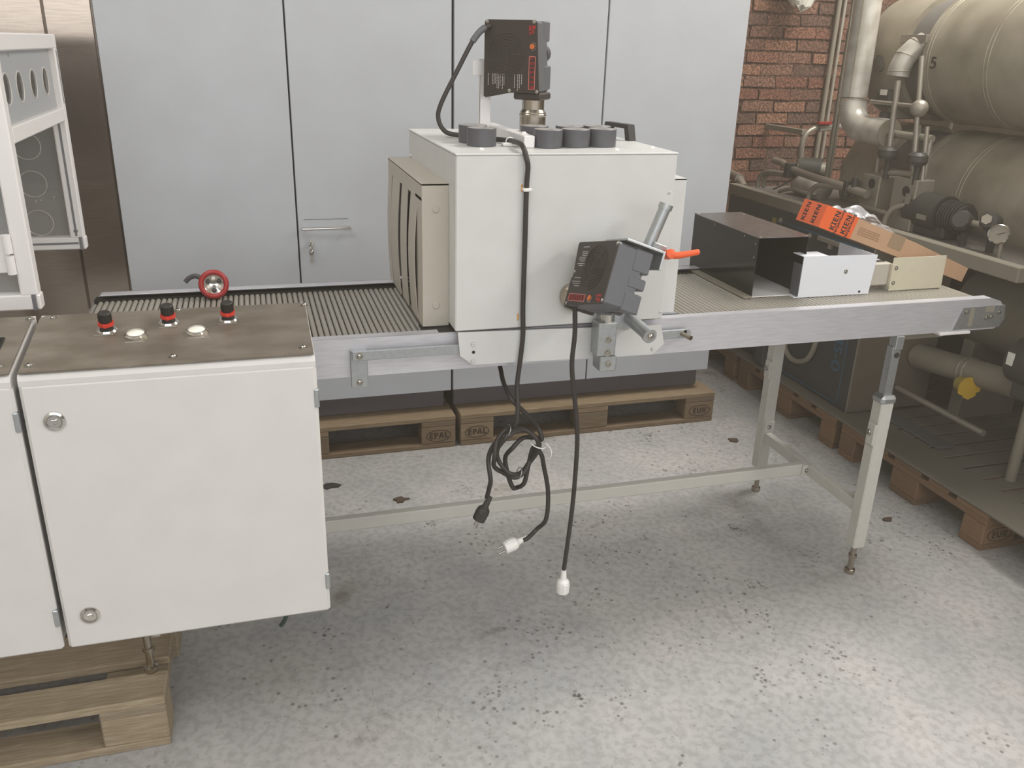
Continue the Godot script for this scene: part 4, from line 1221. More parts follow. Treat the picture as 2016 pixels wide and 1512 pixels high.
# ---------------------------------------------------------------- things lying on the belt
func belt_things() -> void:
	var Y := 0.9142
	var t := thing("black_cover", "glossy black sheet-metal cover standing on the belt, open in front", "metal cover", V(1.49, Y, -2.365))
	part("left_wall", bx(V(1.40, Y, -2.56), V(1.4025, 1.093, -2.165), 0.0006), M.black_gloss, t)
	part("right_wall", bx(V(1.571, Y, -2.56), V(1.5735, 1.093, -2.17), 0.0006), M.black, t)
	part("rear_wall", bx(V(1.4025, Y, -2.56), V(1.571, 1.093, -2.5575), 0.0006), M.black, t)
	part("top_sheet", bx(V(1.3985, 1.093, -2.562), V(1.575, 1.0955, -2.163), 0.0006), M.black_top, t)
	part("bottom_flange", bx(V(1.372, Y, -2.56), V(1.40, Y + 0.006, -2.16), 0.001), M.machine_grey, t)
	part("floor_plate", bx(V(1.4025, Y, -2.5575), V(1.571, Y + 0.003, -2.168), 0.0006), M.alu, t)
	for p in [[1.399, 1.075, -2.175], [1.399, 1.035, -2.176], [1.399, 1.086, -2.24], [1.399, 1.086, -2.42]]: dome_screw(t, V(p[0], p[1], p[2]), V(-1, 0, 0), 0.0022, M.bolt)
	for p in [[1.41, 1.0955, -2.172], [1.565, 1.0955, -2.172], [1.41, 1.0955, -2.55], [1.56, 1.0955, -2.52]]: dome_screw(t, V(p[0], p[1], p[2]), V(0, 1, 0), 0.0022, M.bolt)
	var w := thing("sheet_cover", "bent white sheet cover standing upright on the belt beside the black cover", "sheet cover", V(1.67, Y, -2.14))
	var ws := Shape.new()
	ws.prism(PackedVector2Array([Vector2(1.544, 0.9165), Vector2(1.7935, 0.9145), Vector2(1.8035, 1.036), Vector2(1.7, 1.0375), Vector2(1.545, 1.0405)]), -2.142, -2.1395)
	part("front_sheet", ws, M.white_sheet, w)
	part("side_flange", bx(V(1.5435, 0.9165, -2.185), V(1.546, 1.015, -2.1415), 0.0006), M.blower_body, w)
	part("side_flange", bx(V(1.791, 0.9165, -2.31), V(1.7935, 1.038, -2.142), 0.0006), M.white_sheet, w)
	part("bottom_flange", bx(V(1.53, Y, -2.31), V(1.79, Y + 0.0022, -2.1395), 0.0006), M.white_sheet, w)
	part("top_flange", bx(V(1.547, 1.037, -2.20), V(1.63, 1.0393, -2.142), 0.0006), M.white_sheet, w)
	dome_screw(w, V(1.6985, 0.988, -2.1395), V(0, 0, 1), 0.0045, M.bolt)
	part("hole", rod(V(1.7595, 0.923, -2.1397), V(1.7595, 0.923, -2.1388), 0.004, 12), M.inside_dark, w)
	var c := thing("cream_cover", "small cream sheet-metal cover with a bolted side bracket in front of the carton", "sheet cover", V(1.98, Y, -2.22))
	var cs := Shape.new()
	cs.prism(PackedVector2Array([Vector2(1.880, 0.915), Vector2(2.079, 0.916), Vector2(2.0765, 1.0195), Vector2(1.879, 1.0195)]), -2.157, -2.1545)
	part("front_sheet", cs, M.cream_sheet, c)
	part("side_sheet", bx(V(1.880, 0.917, -2.198), V(1.8825, 1.000, -2.157), 0.0006), M.cream_dirty, c)
	part("side_sheet", bx(V(2.074, 0.917, -2.198), V(2.0765, 1.012, -2.157), 0.0006), M.cream_dirty, c)
	part("base_sheet", bx(V(1.880, Y, -2.198), V(2.0765, Y + 0.0025, -2.157), 0.0006), M.cream_dirty, c)
	part("side_bracket", bx(V(1.815, 0.93, -2.185), V(1.882, 1.002, -2.165), 0.004), M.cream_dirty, c)
	part("bracket_lip", bx(V(1.879, 0.925, -2.166), V(1.894, 1.0, -2.1535), 0.001), M.cream_sheet, c)
	for p in [[1.8925, 0.987], [1.8915, 0.940]]: dome_screw(c, V(p[0], p[1], -2.1535), V(0, 0, 1), 0.0045, M.bolt)
	carton()


func carton() -> void:
	# long flat box: from its raised far end down to its low near end
	var a := V(1.626, 1.1134, -2.205)    # lower front edge, raised end
	var b := V(2.207, 0.9160, -2.205)    # lower front edge, end lying on the belt
	var ax := (b - a).normalized()
	var side := V(0, 0, -1)
	var up := side.cross(ax).normalized()
	if up.y < 0: up = -up
	var L := a.distance_to(b)
	var xf := Transform3D(Basis(ax, up, ax.cross(up)), a)
	var zs := signf(ax.cross(up).dot(side))
	var D := 0.12 * zs
	var H := 0.067
	var t := thing("carton", "long shallow cardboard box with orange printed tape, one end propped up on the white cover", "cardboard box", V(1.92, 0.9142, -2.265))
	var th := 0.003 * zs
	var ls := Shape.new()
	ls.prism(PackedVector2Array([Vector2(0, 0), Vector2(L, 0), Vector2(L, H * 0.70), Vector2(L * 0.6, H * 0.9), Vector2(0, H)]), 0.0, th, xf)
	part("long_side", ls, M.carton, t)
	part("long_side", slab(V(0, 0, D - th), V(L * 0.93, H * 0.6, D), xf), M.carton_dark, t)
	part("base", slab(V(0, 0, th), V(L, 0.003, D - th), xf), M.carton_dark, t)
	part("end_flap", slab(V(0, 0, th), V(0.003, H, D - th), xf), M.carton, t)
	part("end_flap", slab(V(L - 0.003, 0, th), V(L, H * 0.60, D - th), xf), M.carton_dark, t)
	part("top_flap", slab(V(L * 0.66, H * 0.55, th), V(L, H * 0.585, D - th), xf), M.carton, t)
	# orange tape round the raised corner, with its print
	var tape := Shape.new()
	var e := 0.0006 * zs
	tape.box(V(-0.0008, -0.0008, -e), V(0.124, H + 0.0008, 0.0), 0.0, xf)
	tape.box(V(-0.0014, -0.0008, 0), V(-0.0002, H + 0.0008, D * 0.98), 0.0, xf)
	var tpart := part("printed_tape", tape, M.tape, t)
	var fz := -0.0008 * zs
	for k in 2:
		var lx := Transform3D(Basis(xf.basis * V(0, 1, 0), xf.basis * V(-1, 0, 0), (xf.basis * V(0, 0, -zs)).normalized()), xf * V(0.046 + 0.043 * k, H * 0.5, fz))
		words("KIEN", 0.0185, M.print, tpart, lx, "tape_lettering")
		lx.origin = xf * V(0.0615 + 0.043 * k, H * 0.5, fz)
		words("Verpackung", 0.0100, M.print, tpart, lx, "tape_lettering")
	for k in 2:
		var lx := Transform3D(Basis(xf.basis * V(0, 1, 0), (xf.basis * V(0, 0, -zs)).normalized() * -1.0, xf.basis * V(-1, 0, 0)), xf * V(-0.0016, H * 0.5, D * (0.3 + 0.42 * k)))
		lx.basis.y = lx.basis.z.cross(lx.basis.x)
		words("KIEN", 0.0185, M.print, tpart, lx, "tape_lettering")
	part("parcel_tape", slab(V(0.268, H * 0.28, -e), V(0.325, H * 0.95, 0), xf), M.parcel_tape, t)
	for p in [[L - 0.0006, 0.0, 0.2], [L - 0.0006, 0.45, 0.3]]:
		part("tape_scrap", slab(V(L, H * p[1], D * p[2]), V(L + 0.0008, H * (p[1] + 0.12), D * (p[2] + 0.3)), xf), M.tape, t)
	var pr := Shape.new()
	var rng := RandomNumberGenerator.new()
	rng.seed = 9
	for row in 4:
		var x := 0.142
		while x < 0.225:
			var l := rng.randf_range(0.003, 0.008)
			pr.box(V(x, H * 0.30 + row * 0.0065, -e * 0.8), V(x + l, H * 0.30 + row * 0.0065 + 0.0035, 0), 0.0, xf)
			x += l + 0.002
	part("faint_print", pr, M.carton_dark, t)
	# crumpled clear film lying in the box
	var f := thing("plastic_film", "crumpled clear plastic film bulging out of the tilted carton", "plastic film", xf * V(0.2, H, D * 0.5))
	var s := Shape.new()
	var nx := 60
	var nz := 20
	var no := FastNoiseLite.new()
	no.seed = 4
	no.frequency = 0.09
	no.fractal_octaves = 2
	var g := []
	for i in nx + 1:
		var row := []
		for j in nz + 1:
			var u := float(i) / nx
			var w := float(j) / nz
			var hgt := 0.046 * sin(PI * pow(u, 0.75)) * sin(PI * (0.2 + 0.65 * w)) + no.get_noise_2d(i * 0.55, j * 0.9) * 0.022 + absf(no.get_noise_2d(i * 0.4 + 50, j * 1.6)) * 0.016 - 0.014 - 0.026 * u
			row.append(xf * V(0.045 + 0.36 * u, H + hgt - 0.004, D * (0.04 + 0.92 * w) + no.get_noise_2d(j * 1.5, i * 1.0) * 0.006))
		g.append(row)
	for i in nx:
		for j in nz:
			var nr: Vector3 = (g[i + 1][j] - g[i][j]).cross(g[i][j + 1] - g[i][j]).normalized()
			if nr.y < 0: nr = -nr
			s.quad(g[i][j], g[i + 1][j], g[i + 1][j + 1], g[i][j + 1], nr)
	part("film_sheet", s, M.film, f)


func slab(lo: Vector3, hi: Vector3, xf: Transform3D) -> Shape:
	var s := Shape.new()
	s.box(V(minf(lo.x, hi.x), minf(lo.y, hi.y), minf(lo.z, hi.z)), V(maxf(lo.x, hi.x), maxf(lo.y, hi.y), maxf(lo.z, hi.z)), 0.0, xf)
	return s


# ---------------------------------------------------------------- cooling machine on the right
func chiller() -> void:
	var t := thing("cooling_machine", "dark cooling machine on a steel skid along the right side, blue-lined panel", "refrigeration unit", V(2.9, 0.144, -3.0))
	part("skid_plate", bx(V(2.325, 0.1445, -4.2), V(2.50, 0.154, -0.5), 0.002), M.skid_grey, t)
	part("skid_plate", bx(V(3.30, 0.1445, -4.2), V(3.48, 0.154, -0.5), 0.002), M.skid_grey, t)
	for k in 13:
		var z := -2.84 + k * 0.092
		part("floor_slat", bx(V(2.50, 0.1445, z), V(3.30, 0.152, z + 0.078), 0.002), M.skid_grey, t)
	# closed cabinet whose panel faces the conveyor
	part("cabinet_body", bx(V(2.394, 0.156, -4.02), V(2.80, 0.913, -2.85), 0.004), M.panel_side, t)
	var fp := part("front_panel", bx(V(2.388, 0.158, -4.015), V(2.3945, 0.905, -2.852), 0.002), M.panel_dark, t)
	part("edge_strip", bx(V(2.3865, 0.158, -2.856), V(2.392, 0.905, -2.8495), 0.001), M.machine_grey, t)
	var ln := Shape.new()
	ln.box(V(2.3862, 0.168, -3.56), V(2.3885, 0.174, -2.915))
	ln.box(V(2.3862, 0.855, -3.56), V(2.3885, 0.862, -2.915))
	ln.box(V(2.3862, 0.168, -2.921), V(2.3885, 0.862, -2.915))
	ln.box(V(2.3862, 0.168, -3.56), V(2.3885, 0.862, -3.554))
	part("trim_line", ln, M.blue_line, fp)
	words("O MS-O", 0.056, M.blue_line, fp, Transform3D(Basis(V(0, -1, 0), V(0, 0, -1), V(1, 0, 0)) * Basis(Vector3.RIGHT, PI), V(2.3872, 0.44, -2.97)), "panel_lettering")
	part("yellow_label", bx(V(2.3865, 0.826, -3.60), V(2.3885, 0.868, -3.565)), M.yellow_dull, fp)
	part("latch", bx(V(2.368, 0.838, -3.21), V(2.378, 0.858, -3.045), 0.002), M.pipe_grey, t)
	part("latch", bx(V(2.376, 0.815, -3.14), V(2.39, 0.85, -3.12), 0.002), M.pipe_grey, t)
	part("latch", bx(V(2.366, 0.812, -3.052), V(2.39, 0.858, -3.045), 0.001), M.pipe_grey, t)
	for p in [[0.84, -3.29], [0.80, -3.32], [0.865, -3.53]]: bolt(t, V(2.388, p[0], p[1]), V(-1, 0, 0), 0.011, M.pipe_grey)
	var hose := Shape.new()
	hose.tube(curve([V(2.375, 0.44, -3.36), V(2.375, 0.34, -3.345), V(2.375, 0.285, -3.32), V(2.375, 0.262, -3.275), V(2.375, 0.265, -3.215), V(2.375, 0.30, -3.15), V(2.375, 0.37, -3.115), V(2.375, 0.48, -3.10)], 6), 0.0125, 10)
	part("hose", hose, M.machine_grey, t)
	part("connector_box", bx(V(2.34, 0.16, -3.52), V(2.39, 0.30, -3.45), 0.004), M.blower_dark, t)
	# top beam that runs on past the cabinet
	part("top_beam", bx(V(2.386, 0.913, -4.03), V(2.43, 0.965, -2.16), 0.003), M.machine_grey, t)
	part("deck", bx(V(2.43, 0.93, -4.03), V(3.45, 0.945, -2.16), 0.002), M.insulation, t)
	part("rear_post", bx(V(3.40, 0.154, -2.2), V(3.45, 0.93, -2.15), 0.003), M.machine_grey, t)
	for p in [[2.752, -3.755], [2.785, -3.775], [3.40, -3.70]]:
		part("upright", bx(V(p[0], 0.945, p[1]), V(p[0] + 0.016, 2.3, p[1] + 0.016), 0.003), M.machine_grey, t)
	part("rear_panel", bx(V(3.455, 0.156, -4.02), V(3.475, 2.05, -0.5), 0.003), M.panel_side, t)
	# pipes and machinery below the deck
	var lp := Shape.new()
	lp.cyl(V(2.70, 0.40, -2.84), V(2.70, 0.53, -1.75), 0.052, 24)
	part("lower_pipe", lp, M.machine_grey, t)
	var cl := Shape.new()
	cl.ring(V(2.70, 0.43, -2.57), V(0, 0.12, 1), 0.0535, 0.005, 0, TAU, 24)
	cl.ring(V(2.70, 0.433, -2.545), V(0, 0.12, 1), 0.0535, 0.005, 0, TAU, 24)
	part("pipe_clip", cl, M.pipe_grey, t)
	var sl := Shape.new()
	sl.cyl(V(2.62, 0.26, -2.84), V(2.62, 0.26, -2.35), 0.013, 10)
	part("lower_pipe", sl, M.pipe_grey, t)
	var vs := Shape.new()
	vs.cyl(V(2.98, 0.62, -2.82), V(2.98, 0.62, -1.9), 0.17, 32)
	part("receiver_vessel", vs, M.machine_grey, t)
	for z in [-2.75]: part("vessel_saddle", bx(V(2.83, 0.152, z), V(3.13, 0.50, z + 0.06), 0.003), M.machine_grey, t)
	part("drain_panel", bx(V(2.52, 0.156, -2.80), V(2.60, 0.164, -2.45), 0.001), M.alu_slot, t)
	var pm := Shape.new()
	pm.cyl(V(2.60, 0.60, -2.10), V(2.60, 0.60, -2.25), 0.085, 24)
	pm.cyl(V(2.60, 0.60, -2.25), V(2.60, 0.60, -2.28), 0.05, 20)
	pm.box(V(2.55, 0.47, -2.23), V(2.65, 0.55, -2.12), 0.01)
	part("lower_pump", pm, M.pump_black, t)
	part("pump_tag", bx(V(2.511, 0.595, -2.235), V(2.518, 0.640, -2.210)), M.lens, t)
	var pst := Shape.new()
	pst.cyl(V(2.60, 0.154, -2.17), V(2.60, 0.50, -2.17), 0.02, 12)
	part("pump_stand", pst, M.machine_grey, t)
	part("near_cabinet", bx(V(2.50, 0.156, -1.66), V(3.40, 1.30, -0.5), 0.004), M.panel_side, t)
	# pumps, valves and gauge on the deck
	var up := Shape.new()
	up.cyl(V(2.56, 1.035, -2.87), V(2.56, 1.035, -2.70), 0.072, 28)
	up.cyl(V(2.56, 1.035, -2.70), V(2.56, 1.035, -2.60), 0.052, 28)
	for k in 6: up.cyl(V(2.56, 1.035, -2.69 + k * 0.014), V(2.56, 1.035, -2.683 + k * 0.014), 0.06, 28)
	up.box(V(2.52, 0.945, -2.86), V(2.60, 1.0, -2.66), 0.008)
	part("deck_pump", up, M.pump_black, t)
	part("pump_tag", bx(V(2.484, 1.012, -2.775), V(2.489, 1.030, -2.725)), M.machine_grey, t)
	part("pump_tag", bx(V(2.485, 1.055, -2.855), V(2.495, 1.095, -2.835)), M.pipe_grey, t)
	part("pump_cable", pipe([V(2.50, 1.05, -2.86), V(2.47, 1.03, -2.89), V(2.46, 0.99, -2.91), V(2.455, 0.95, -2.91)], 0.011, 8), M.machine_grey, t)
	for q in [[2.52, 1.035, -2.575, 0.040], [2.53, 1.055, -2.455, 0.037]]:
		var k := Shape.new()
		k.lathe([Vector2(0, -0.04), Vector2(q[3] * 0.8, -0.035), Vector2(q[3], -0.02), Vector2(q[3], 0.02), Vector2(q[3] * 0.75, 0.035), Vector2(0, 0.036)], along(V(-0.7, 0.3, 0.4), V(q[0], q[1], q[2])), 8)
		k.cyl(V(q[0] + 0.02, 0.945, q[2]), V(q[0] + 0.02, q[1], q[2]), 0.014, 12)
		part("valve_head", k, M.pump_black, t)
	part("valve_flange", rod(V(2.525, 1.056, -2.46), V(2.49, 1.07, -2.44), 0.019, 6), M.pipe_grey, t)
	part("short_pipe", rod(V(2.53, 1.03, -2.62), V(2.53, 1.045, -2.38), 0.012, 12), M.pipe_grey, t)
	var gf := Shape.new()
	var gx := along(V(-0.72, 0.35, 0.62), V(2.485, 1.031, -2.368))
	gf.lathe([Vector2(0, -0.02), Vector2(0.034, -0.02), Vector2(0.0345, 0.004), Vector2(0.031, 0.006), Vector2(0.0305, 0.002)], gx, 32)
	var gb := part("gauge_bezel", gf, M.chrome, t)
	var gd := Shape.new()
	gd.lathe([Vector2(0.0305, 0.002), Vector2(0, 0.002)], gx, 32)
	part("gauge_dial", gd, M.machine_grey, gb)
	var gn := Shape.new()
	gn.box(V(-0.001, 0.002, -0.02), V(0.001, 0.0035, 0.006), 0, gx)
	part("gauge_needle", gn, M.print, gb)
	part("gauge_stem", rod(V(2.50, 0.945, -2.36), V(2.497, 1.01, -2.362), 0.008, 10), M.pipe_grey, t)
	for b in [[-3.15, -3.035, 1.045, 1.135], [-2.955, -2.82, 1.06, 1.15]]:
		part("valve_block", bx(V(2.50, 0.945, b[0]), V(2.585, b[3], b[1]), 0.004), M.pipe_grey, t)
		part("valve_port", rod(V(2.4985, 1.10, (b[0] * 0.4 + b[1] * 0.6)), V(2.501, 1.10, (b[0] * 0.4 + b[1] * 0.6)), 0.0205, 20), M.inside_dark, t)
	part("valve_plate", bx(V(2.45, 1.03, -3.155), V(2.47, 1.125, -3.125), 0.008), M.pump_black, t)
	for q in [[2.50, 1.231, -3.018], [2.50, 1.229, -2.846]]:
		var k := Shape.new()
		k.lathe([Vector2(0, -0.025), Vector2(0.034, -0.022), Vector2(0.040, -0.008), Vector2(0.038, 0.014), Vector2(0.026, 0.025), Vector2(0, 0.026)], Transform3D(Basis(), V(q[0], q[1], q[2])), 8)
		k.cyl(V(q[0] + 0.01, 1.13, q[2]), V(q[0] + 0.01, q[1], q[2]), 0.012, 10)
		part("hand_wheel", k, M.pump_black, t)
	for q in [[V(2.52, 1.51, -3.06), V(2.52, 1.13, -3.03), 0.0115], [V(2.52, 1.604, -2.952), V(2.52, 1.14, -2.87), 0.0095], [V(2.535, 1.35, -2.92), V(2.535, 1.13, -2.89), 0.013], [V(2.53, 1.35, -2.86), V(2.53, 1.13, -2.83), 0.0085], [V(2.55, 1.42, -3.24), V(2.52, 1.42, -2.92), 0.008], [V(2.52, 1.15, -3.05), V(2.52, 1.17, -2.84), 0.012], [V(2.50, 1.0, -3.12), V(2.48, 1.0, -2.93), 0.010], [V(2.60, 1.30, -3.20), V(2.60, 0.95, -3.18), 0.009]]:
		part("riser_pipe", rod(q[0], q[1], q[2], 12), M.pipe_grey, t)
	part("float_ball", sphere_shape(V(2.515, 1.414, -2.905), 0.033), M.pipe_grey, t)
	var sv := Shape.new()
	sv.box(V(2.575, 1.40, -3.255), V(2.63, 1.47, -3.16), 0.012)
	sv.cyl(V(2.60, 1.38, -3.20), V(2.60, 1.30, -3.20), 0.022, 12)
	part("solenoid_valve", sv, M.pump_black, t)
	part("valve_tag", bx(V(2.568, 1.448, -3.215), V(2.575, 1.470, -3.18)), M.lens, t)
	# curved tubes over the panel
	part("bent_tube", pipe([V(2.455, 0.965, -3.87), V(2.455, 1.0, -3.868), V(2.455, 1.035, -3.845), V(2.46, 1.053, -3.79), V(2.47, 1.06, -3.66)], 0.012, 12), M.pipe_grey, t)
	part("bent_tube", pipe([V(2.475, 0.965, -3.85), V(2.475, 1.0, -3.848), V(2.475, 1.03, -3.83), V(2.48, 1.045, -3.77), V(2.48, 1.05, -3.66)], 0.009, 12), M.pipe_grey, t)
	part("bent_tube", pipe([V(2.46, 0.965, -3.445), V(2.46, 1.005, -3.44), V(2.46, 1.035, -3.41), V(2.46, 1.052, -3.36), V(2.465, 1.062, -3.20)], 0.012, 12), M.pipe_grey, t)
	part("long_tube", pipe([V(2.52, 1.10, -3.85), V(2.51, 1.098, -3.76), V(2.49, 1.085, -3.66), V(2.475, 1.075, -3.45), V(2.465, 1.07, -3.25), V(2.46, 1.06, -3.05)], 0.017, 14), M.pipe_grey, t)
	part("tube_clamp", bx(V(2.455, 1.045, -3.665), V(2.51, 1.115, -3.635), 0.003), M.pump_black, t)
	part("tube_clamp", bx(V(2.44, 1.03, -3.19), V(2.49, 1.10, -3.165), 0.003), M.pump_black, t)
	var dm := Shape.new()
	dm.lathe([Vector2(0, 0), Vector2(0.03, 0.01), Vector2(0.052, 0.035), Vector2(0.056, 0.06), Vector2(0.056, 0.22), Vector2(0.0, 0.22)], along(V(0.06, 0.0, 1), V(2.62, 1.0, -3.80)), 28, true)
	part("filter_drier", dm, M.clad_pipe, t)
	var cb := Shape.new()
	cb.tube(curve([V(2.60, 1.06, -3.72), V(2.57, 1.03, -3.74), V(2.53, 0.99, -3.77), V(2.50, 0.966, -3.80)], 4), 0.004, 6)
	part("thin_cable", cb, M.pump_black, t)
	part("thin_tube", pipe([V(2.47, 0.97, -3.70), V(2.48, 0.995, -3.62), V(2.50, 0.99, -3.55), V(2.54, 0.985, -3.50)], 0.009, 8), M.pipe_grey, t)
	var stub := Shape.new()
	stub.cyl(V(2.50, 0.985, -4.25), V(2.45, 0.985, -4.04), 0.025, 16)
	stub.cyl(V(2.455, 0.985, -4.06), V(2.44, 0.95, -3.97), 0.02, 16)
	part("pipe_stub", stub, M.pipe_grey, t)
	# upper tank and lower tank: clad shells with a bare gap and seams
	tank("insulated_tank", V(2.905, 1.60, 0), 0.257, -3.49, [-3.225, -3.10], [-2.77, -2.40], "upper horizontal clad tank of the cooling machine, above its twin")
	tank("insulated_tank", V(2.96, 1.06, 0), 0.257, -3.58, [-3.30, -3.10], [-2.83, -2.42], "lower horizontal clad tank lying directly under the upper one")


func sphere_shape(c: Vector3, r: float) -> Shape:
	var s := Shape.new()
	s.ball(c, Vector3.ONE * r, 20)
	return s


func tank(called: String, c: Vector3, R: float, zf: float, gap: Array, seams: Array, label: String) -> void:
	var t := thing(called, label, "tank", V(c.x, c.y - R, (zf - 1.9) / 2), "twin horizontal tanks")
	var za := -0.75
	var f := along(V(0, 0, 1), V(c.x, c.y, 0))
	var far := Shape.new()
	far.lathe([Vector2(0, zf - 0.03), Vector2(R * 0.55, zf - 0.022), Vector2(R * 0.96, zf), Vector2(R, zf + 0.012), Vector2(R, gap[0]), Vector2(R - 0.03, gap[0])], f, 64)
	part("far_cladding", far, M.clad, t)
	var near := Shape.new()
	near.lathe([Vector2(R - 0.03, gap[1]), Vector2(R, gap[1]), Vector2(R, za), Vector2(0, za)], f, 64)
	var nc := part("near_cladding", near, M.clad, t)
	var core := Shape.new()
	core.lathe([Vector2(R - 0.022, gap[0] - 0.02), Vector2(R - 0.022, gap[1] + 0.02)], f, 48)
	part("bare_shell", core, M.insulation, t)
	for z in [gap[1] + 0.025, gap[1] + 0.04] + seams + [seams[0] + 0.018]:
		var s := Shape.new()
		s.ring(V(c.x, c.y, z), V(0, 0, 1), R, 0.0032, 0, TAU, 64, 6)
		part("seam_bead", s, M.clad, nc)
	var strap := Shape.new()
	var sx := c.x - R * 0.985
	strap.box(V(sx - 0.012, c.y + 0.055, gap[0] - 0.012), V(sx + 0.002, c.y + 0.085, gap[1] + 0.012), 0.001)
	part("gap_strap", strap, M.pipe_grey, t)
	var hx := V(c.x - R * 0.99, c.y - 0.030, gap[0] - 0.128)
	part("port_cover", rod(hx + V(0.01, 0, 0), hx - V(0.0045, 0, 0), 0.034, 20), M.insulation, t)
	for z in [gap[0] - 0.14, gap[1] + 0.07]:
		words("5", 0.045, M.brand, t, Transform3D(Basis(V(0, 0, 1), V(0, 1, 0), V(-1, 0, 0)), V(c.x - R - 0.0003, c.y - 0.02, z)), "painted_number")
	for z in [zf + 0.12, -2.35, -1.0]:
		part("saddle", bx(V(c.x - 0.16, c.y - R - (0.0 if c.y > 1.3 else 0.0), z), V(c.x + 0.16, c.y - R * 0.78, z + 0.05), 0.003), M.machine_grey, t)


func pipework() -> void:
	var t := thing("insulated_pipe", "fat foil-clad pipe coming down and bending towards the viewer in front of the tanks", "pipe", V(2.55, 1.25, -3.3))
	var main := Shape.new()
	main.tube([V(2.553, 2.35, -3.372), V(2.55, 1.8186, -3.366), V(2.55, 1.43, -3.358)], 0.056, 28)
	part("riser", main, M.clad_pipe, t)
	var el := Shape.new()
	var pts := []
	for k in 5:
		var a := PI / 2 * k / 4.0
		pts.append(V(2.55, 1.415 - sin(a) * 0.112, -3.246 - cos(a) * 0.112))
	el.tube(pts, 0.0575, 28)
	part("elbow", el, M.clad_pipe, t)
	part("horizontal_run", rod(V(2.55, 1.3035, -3.25), V(2.55, 1.303, -3.093), 0.056, 28), M.clad_pipe, t)
	part("end_collar", rod(V(2.55, 1.303, -3.094), V(2.55, 1.303, -3.088), 0.057, 28), M.clad, t)
	part("bare_pipe", rod(V(2.55, 1.303, -3.09), V(2.55, 1.304, -2.845), 0.0155, 16), M.pipe_grey, t)
	for y in [1.425, 1.395]:
		var r := Shape.new()
		r.ring(V(2.55, y, -3.357), V(0, 1, 0), 0.0565, 0.0022, 0, TAU, 32)
		part("cladding_seam", r, M.clad, t)
	var r2 := Shape.new()
	r2.tube([V(2.502, 2.3, -3.34), V(2.502, 1.43, -3.325)], 0.002, 6)
	part("cladding_seam", r2, M.clad, t)
	part("drop_pipe", rod(V(2.55, 1.30, -2.855), V(2.55, 1.16, -2.85), 0.012, 12), M.pipe_grey, t)
	var e := thing("elbow_pipe", "small clad elbow pipe leaving the gap of the upper tank", "pipe", V(2.63, 1.5, -3.18))
	var s := Shape.new()
	s.tube([V(2.69, 1.655, -3.15), V(2.655, 1.635, -3.16), V(2.628, 1.600, -3.172), V(2.615, 1.56, -3.178), V(2.612, 1.525, -3.18)], 0.044, 24)
	part("elbow", s, M.clad_pipe, e)
	for q in [[V(2.628, 1.60, -3.172), V(-0.4, -0.9, 0)], [V(2.613, 1.545, -3.179), V(0, 1, 0)], [V(2.655, 1.635, -3.16), V(-0.8, -0.6, 0)]]:
		var rr := Shape.new()
		rr.ring(q[0], q[1], 0.0445, 0.002, 0, TAU, 28)
		part("cladding_seam", rr, M.clad, e)
	var w := thing("wall_valve", "bent pipe with a red-handled valve and a black round pump on the brick wall", "valve", V(3.05, 1.0, -4.4))
	part("bent_pipe", pipe([V(3.053, 1.018, -4.40), V(3.045, 1.10, -4.40), V(3.05, 1.15, -4.40), V(3.072, 1.185, -4.40), V(3.115, 1.208, -4.40), V(3.19, 1.216, -4.40), V(3.60, 1.228, -4.41)], 0.0155, 14), M.pipe_grey, w)
	var rv := Shape.new()
	rv.cyl(V(3.135, 1.211, -4.40), V(3.215, 1.218, -4.40), 0.024, 8)
	rv.cyl(V(3.225, 1.219, -4.40), V(3.25, 1.220, -4.40), 0.029, 6)
	part("valve_body", rv, M.bolt, w)
	var rl := Shape.new()
	rl.box(V(3.115, 1.232, -4.395), V(3.20, 1.246, -4.365), 0.002)
	part("valve_lever", rl, M.red_soft, w, "red lever")
	var nut := Shape.new()
	nut.lathe([Vector2(0, -0.03), Vector2(0.032, -0.03), Vector2(0.032, 0.0), Vector2(0.02, 0.012), Vector2(0.02, 0.035), Vector2(0, 0.035)], Transform3D(Basis(), V(3.045, 1.0, -4.40)), 8)
	nut.cyl(V(3.045, 0.98, -4.40), V(3.02, 0.60, -4.42), 0.02, 12)
	part("union_nut", nut, M.pipe_grey, w)
	part("pump_motor", rod(V(3.06, 0.985, -4.41), V(3.15, 0.982, -4.33), 0.066, 28), M.pump_black, w)
	part("motor_cap", rod(V(3.15, 0.982, -4.33), V(3.175, 0.981, -4.307), 0.047, 28), M.pipe_grey, w)
	var wb := Shape.new()
	wb.box(V(3.04, 1.17, -4.80), V(3.07, 1.20, -4.41), 0.002)
	wb.box(V(3.02, 0.60, -4.80), V(3.05, 0.63, -4.41), 0.002)
	part("wall_bracket", wb, M.machine_grey, w)
	var c := thing("conduit", "thin grey conduit pipe standing against the brick wall behind the fat pipe", "pipe", V(2.76, 0, -4.75))
	part("conduit_tube", rod(V(3.42, 0, -4.775), V(3.42, 2.4, -4.775), 0.014, 10), M.machine_grey, c)
	part("conduit_tube", rod(V(3.46, 0, -4.775), V(3.46, 2.4, -4.775), 0.011, 10), M.pipe_grey, c)
	# white cloth-like bag high on the wall
	var g := thing("white_bag", "pale cloth bag hanging at the top of the brick wall", "bag", V(3.07, 1.83, -4.62))
	var sb := Shape.new()
	var rows := 10
	var seg := 20
	var no := FastNoiseLite.new()
	no.seed = 8
	no.frequency = 0.5
	var grid := []
